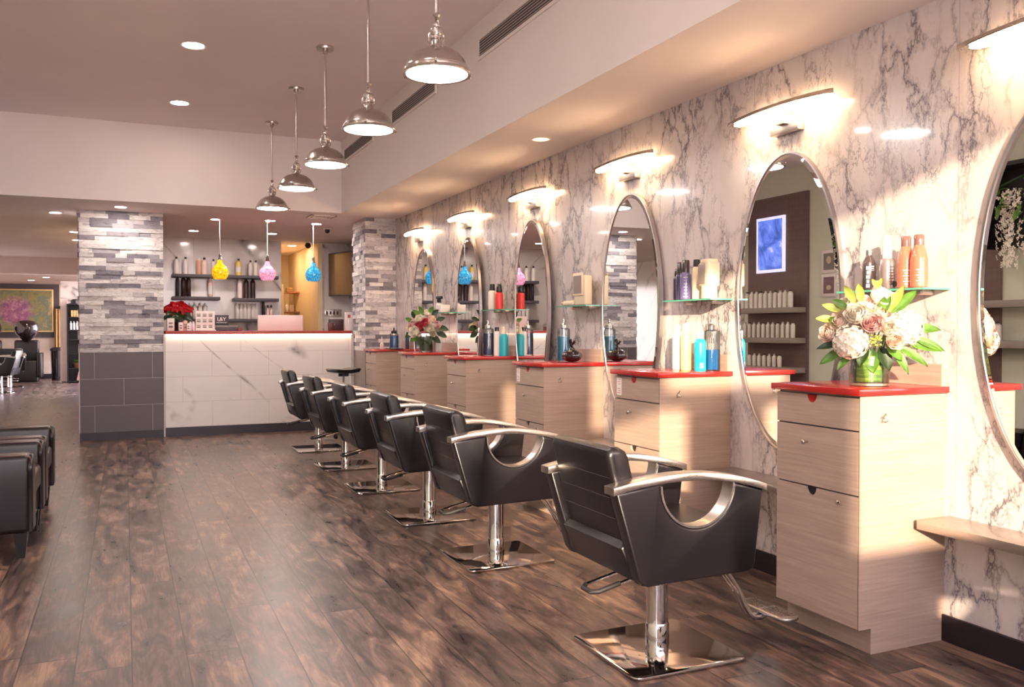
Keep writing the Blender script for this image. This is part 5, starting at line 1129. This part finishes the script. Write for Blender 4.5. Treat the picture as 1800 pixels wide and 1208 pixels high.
def dryer(label, x, y, hood=True):
    t = thing('hood_dryer_chair', label, 'chair', (x, y, 0), 0, 'hood dryer chairs in the far room')
    MB().box(-0.30, 0.28, -0.35, 0.35, 0.0, 0.50, 0.04, 3).box(-0.38, -0.28, -0.4, 0.3, 0.1, 0.68, 0.03, 3).box(0.26, 0.36, -0.4, 0.3, 0.1, 0.68, 0.03, 3).build('seat', 'club_leather', t)
    MB().box(-0.26, 0.26, 0.22, 0.40, 0.35, 0.98, 0.05, 3).build('backrest', 'club_leather', t)
    MB().cyl(0.045, 0.5, 1.15, (0, 0.45, 0)).build('post', 'black', t)
    MB().lathe([(0.05, 0.93), (0.13, 1.02), (0.23, 1.12), (0.27, 1.24), (0.25, 1.36), (0.17, 1.43), (0.05, 1.46)], (0, 0.25, 0), 28).build('hood', gb, t)
dryer('black hood dryer chair in front of the painting, the fully visible one', -2.15, 23.4); dryer('black hood dryer chair cut off by the left edge', -2.93, 23.4)
dup(ch0, (-2.25, 21.2, 0), 'small far salon chair seen from behind by the hood dryers', math.radians(100), group='far salon chairs'); dup(ch0, (-2.22, 19.4, 0), 'far salon chair at the left edge nearest the passage', math.radians(170), group='far salon chairs')
t = thing('hanging_robe', 'beige robe hanging on the dark wall beside the white partition', 'robe', (-1.50, 24.43, 0.65))
m = MB(); m.grid(lambda u, v: Vector((-0.10 + 0.2 * u + 0.03 * (1 - v) * (u - 0.5), 0.04 * math.sin(u * 22), v * 1.1)), 24, 8); o = m.build('cloth', cm((176, 140, 92), 0.8), t); sm_ = o.modifiers.new('thickness', 'SOLIDIFY'); sm_.thickness = 0.012
MB().ball((0.04, 0, 1.12), 0.06, 12, 8).build('collar', 'black', t); MB().box(0.02, 0.06, 0.0, 0.07, 1.1, 1.14).build('hook', 'black', t, smooth=None)
t = thing('waste_bin', 'tall black bin below the hanging robe', 'bin', (-1.50, 23.7, 0)); MB().lathe([(0.13, 0), (0.15, 0.72)]).build('drum', gb, t); MB().lathe([(0.165, 0.72), (0.165, 0.76), (0.10, 0.80)]).build('lid', 'black', t)
t = thing('product_rack', 'tall black open rack of products against the partition', 'shelf', (-1.22, 22.3, 0)); m = MB(); m.box(0, 0.03, 0, 0.36, 0, 1.82).box(0.62, 0.65, 0, 0.36, 0, 1.82).box(0, 0.65, 0.34, 0.36, 0, 1.82); m.build('frame', 'black', t, smooth=None)
for z in (0.02, 0.32, 0.66, 0.98, 1.20, 1.50, 1.80): MB().box(0.03, 0.62, 0.0, 0.34, z, z + 0.025).build('shelf_board', 'black', t, smooth=None)
for k in range(6): t = thing('product_box', 'small yellow product box on the second shelf of the black rack', 'box', (-1.11 + k * 0.055, 22.40, 1.525), 0, 'yellow boxes on the far rack'); MB().box(-0.023, 0.023, 0, 0.08, 0, 0.15).build('carton', cm((206, 176, 120)), t, smooth=None)
for k in range(5): simple('display_bottle', 'small white bottle on the third shelf of the black rack', -1.14 + k * 0.065, 22.42, 1.225, 0.026, 0.17, 'white', 'white', group='white bottles on the far rack')
t = thing('cap', 'dark cap lying on top of the black rack', 'hat', (-1.05, 22.45, 1.825)); MB().lathe([(0.13, 0), (0.13, 0.01), (0.09, 0.015), (0.09, 0.08), (0.05, 0.11)]).build('crown', 'black', t)
t = thing('fruit_basket', 'basket with greenery on the lower shelf of the black rack', 'basket', (-1.0, 22.45, 0.345)); MB().lathe([(0.10, 0), (0.14, 0.12)]).build('basket', cm((90, 60, 44)), t)
for k in range(8): leaf(t, Vector((0.02 * k - 0.08, 0, 0.12)), Vector((math.cos(k), math.sin(k), 0.8)), 0.13, 0.05, 'leaf', 0.2)
t = thing('tote_bag', 'white and pink bag on the bottom shelf of the black rack', 'bag', (-0.93, 22.42, 0.05)); MB().prism([(-0.10, 0), (0.10, 0), (0.07, 0.22), (-0.06, 0.2)], -0.07, 0.07, 'XZ', 0.015).build('bag', cm((206, 150, 140)), t)
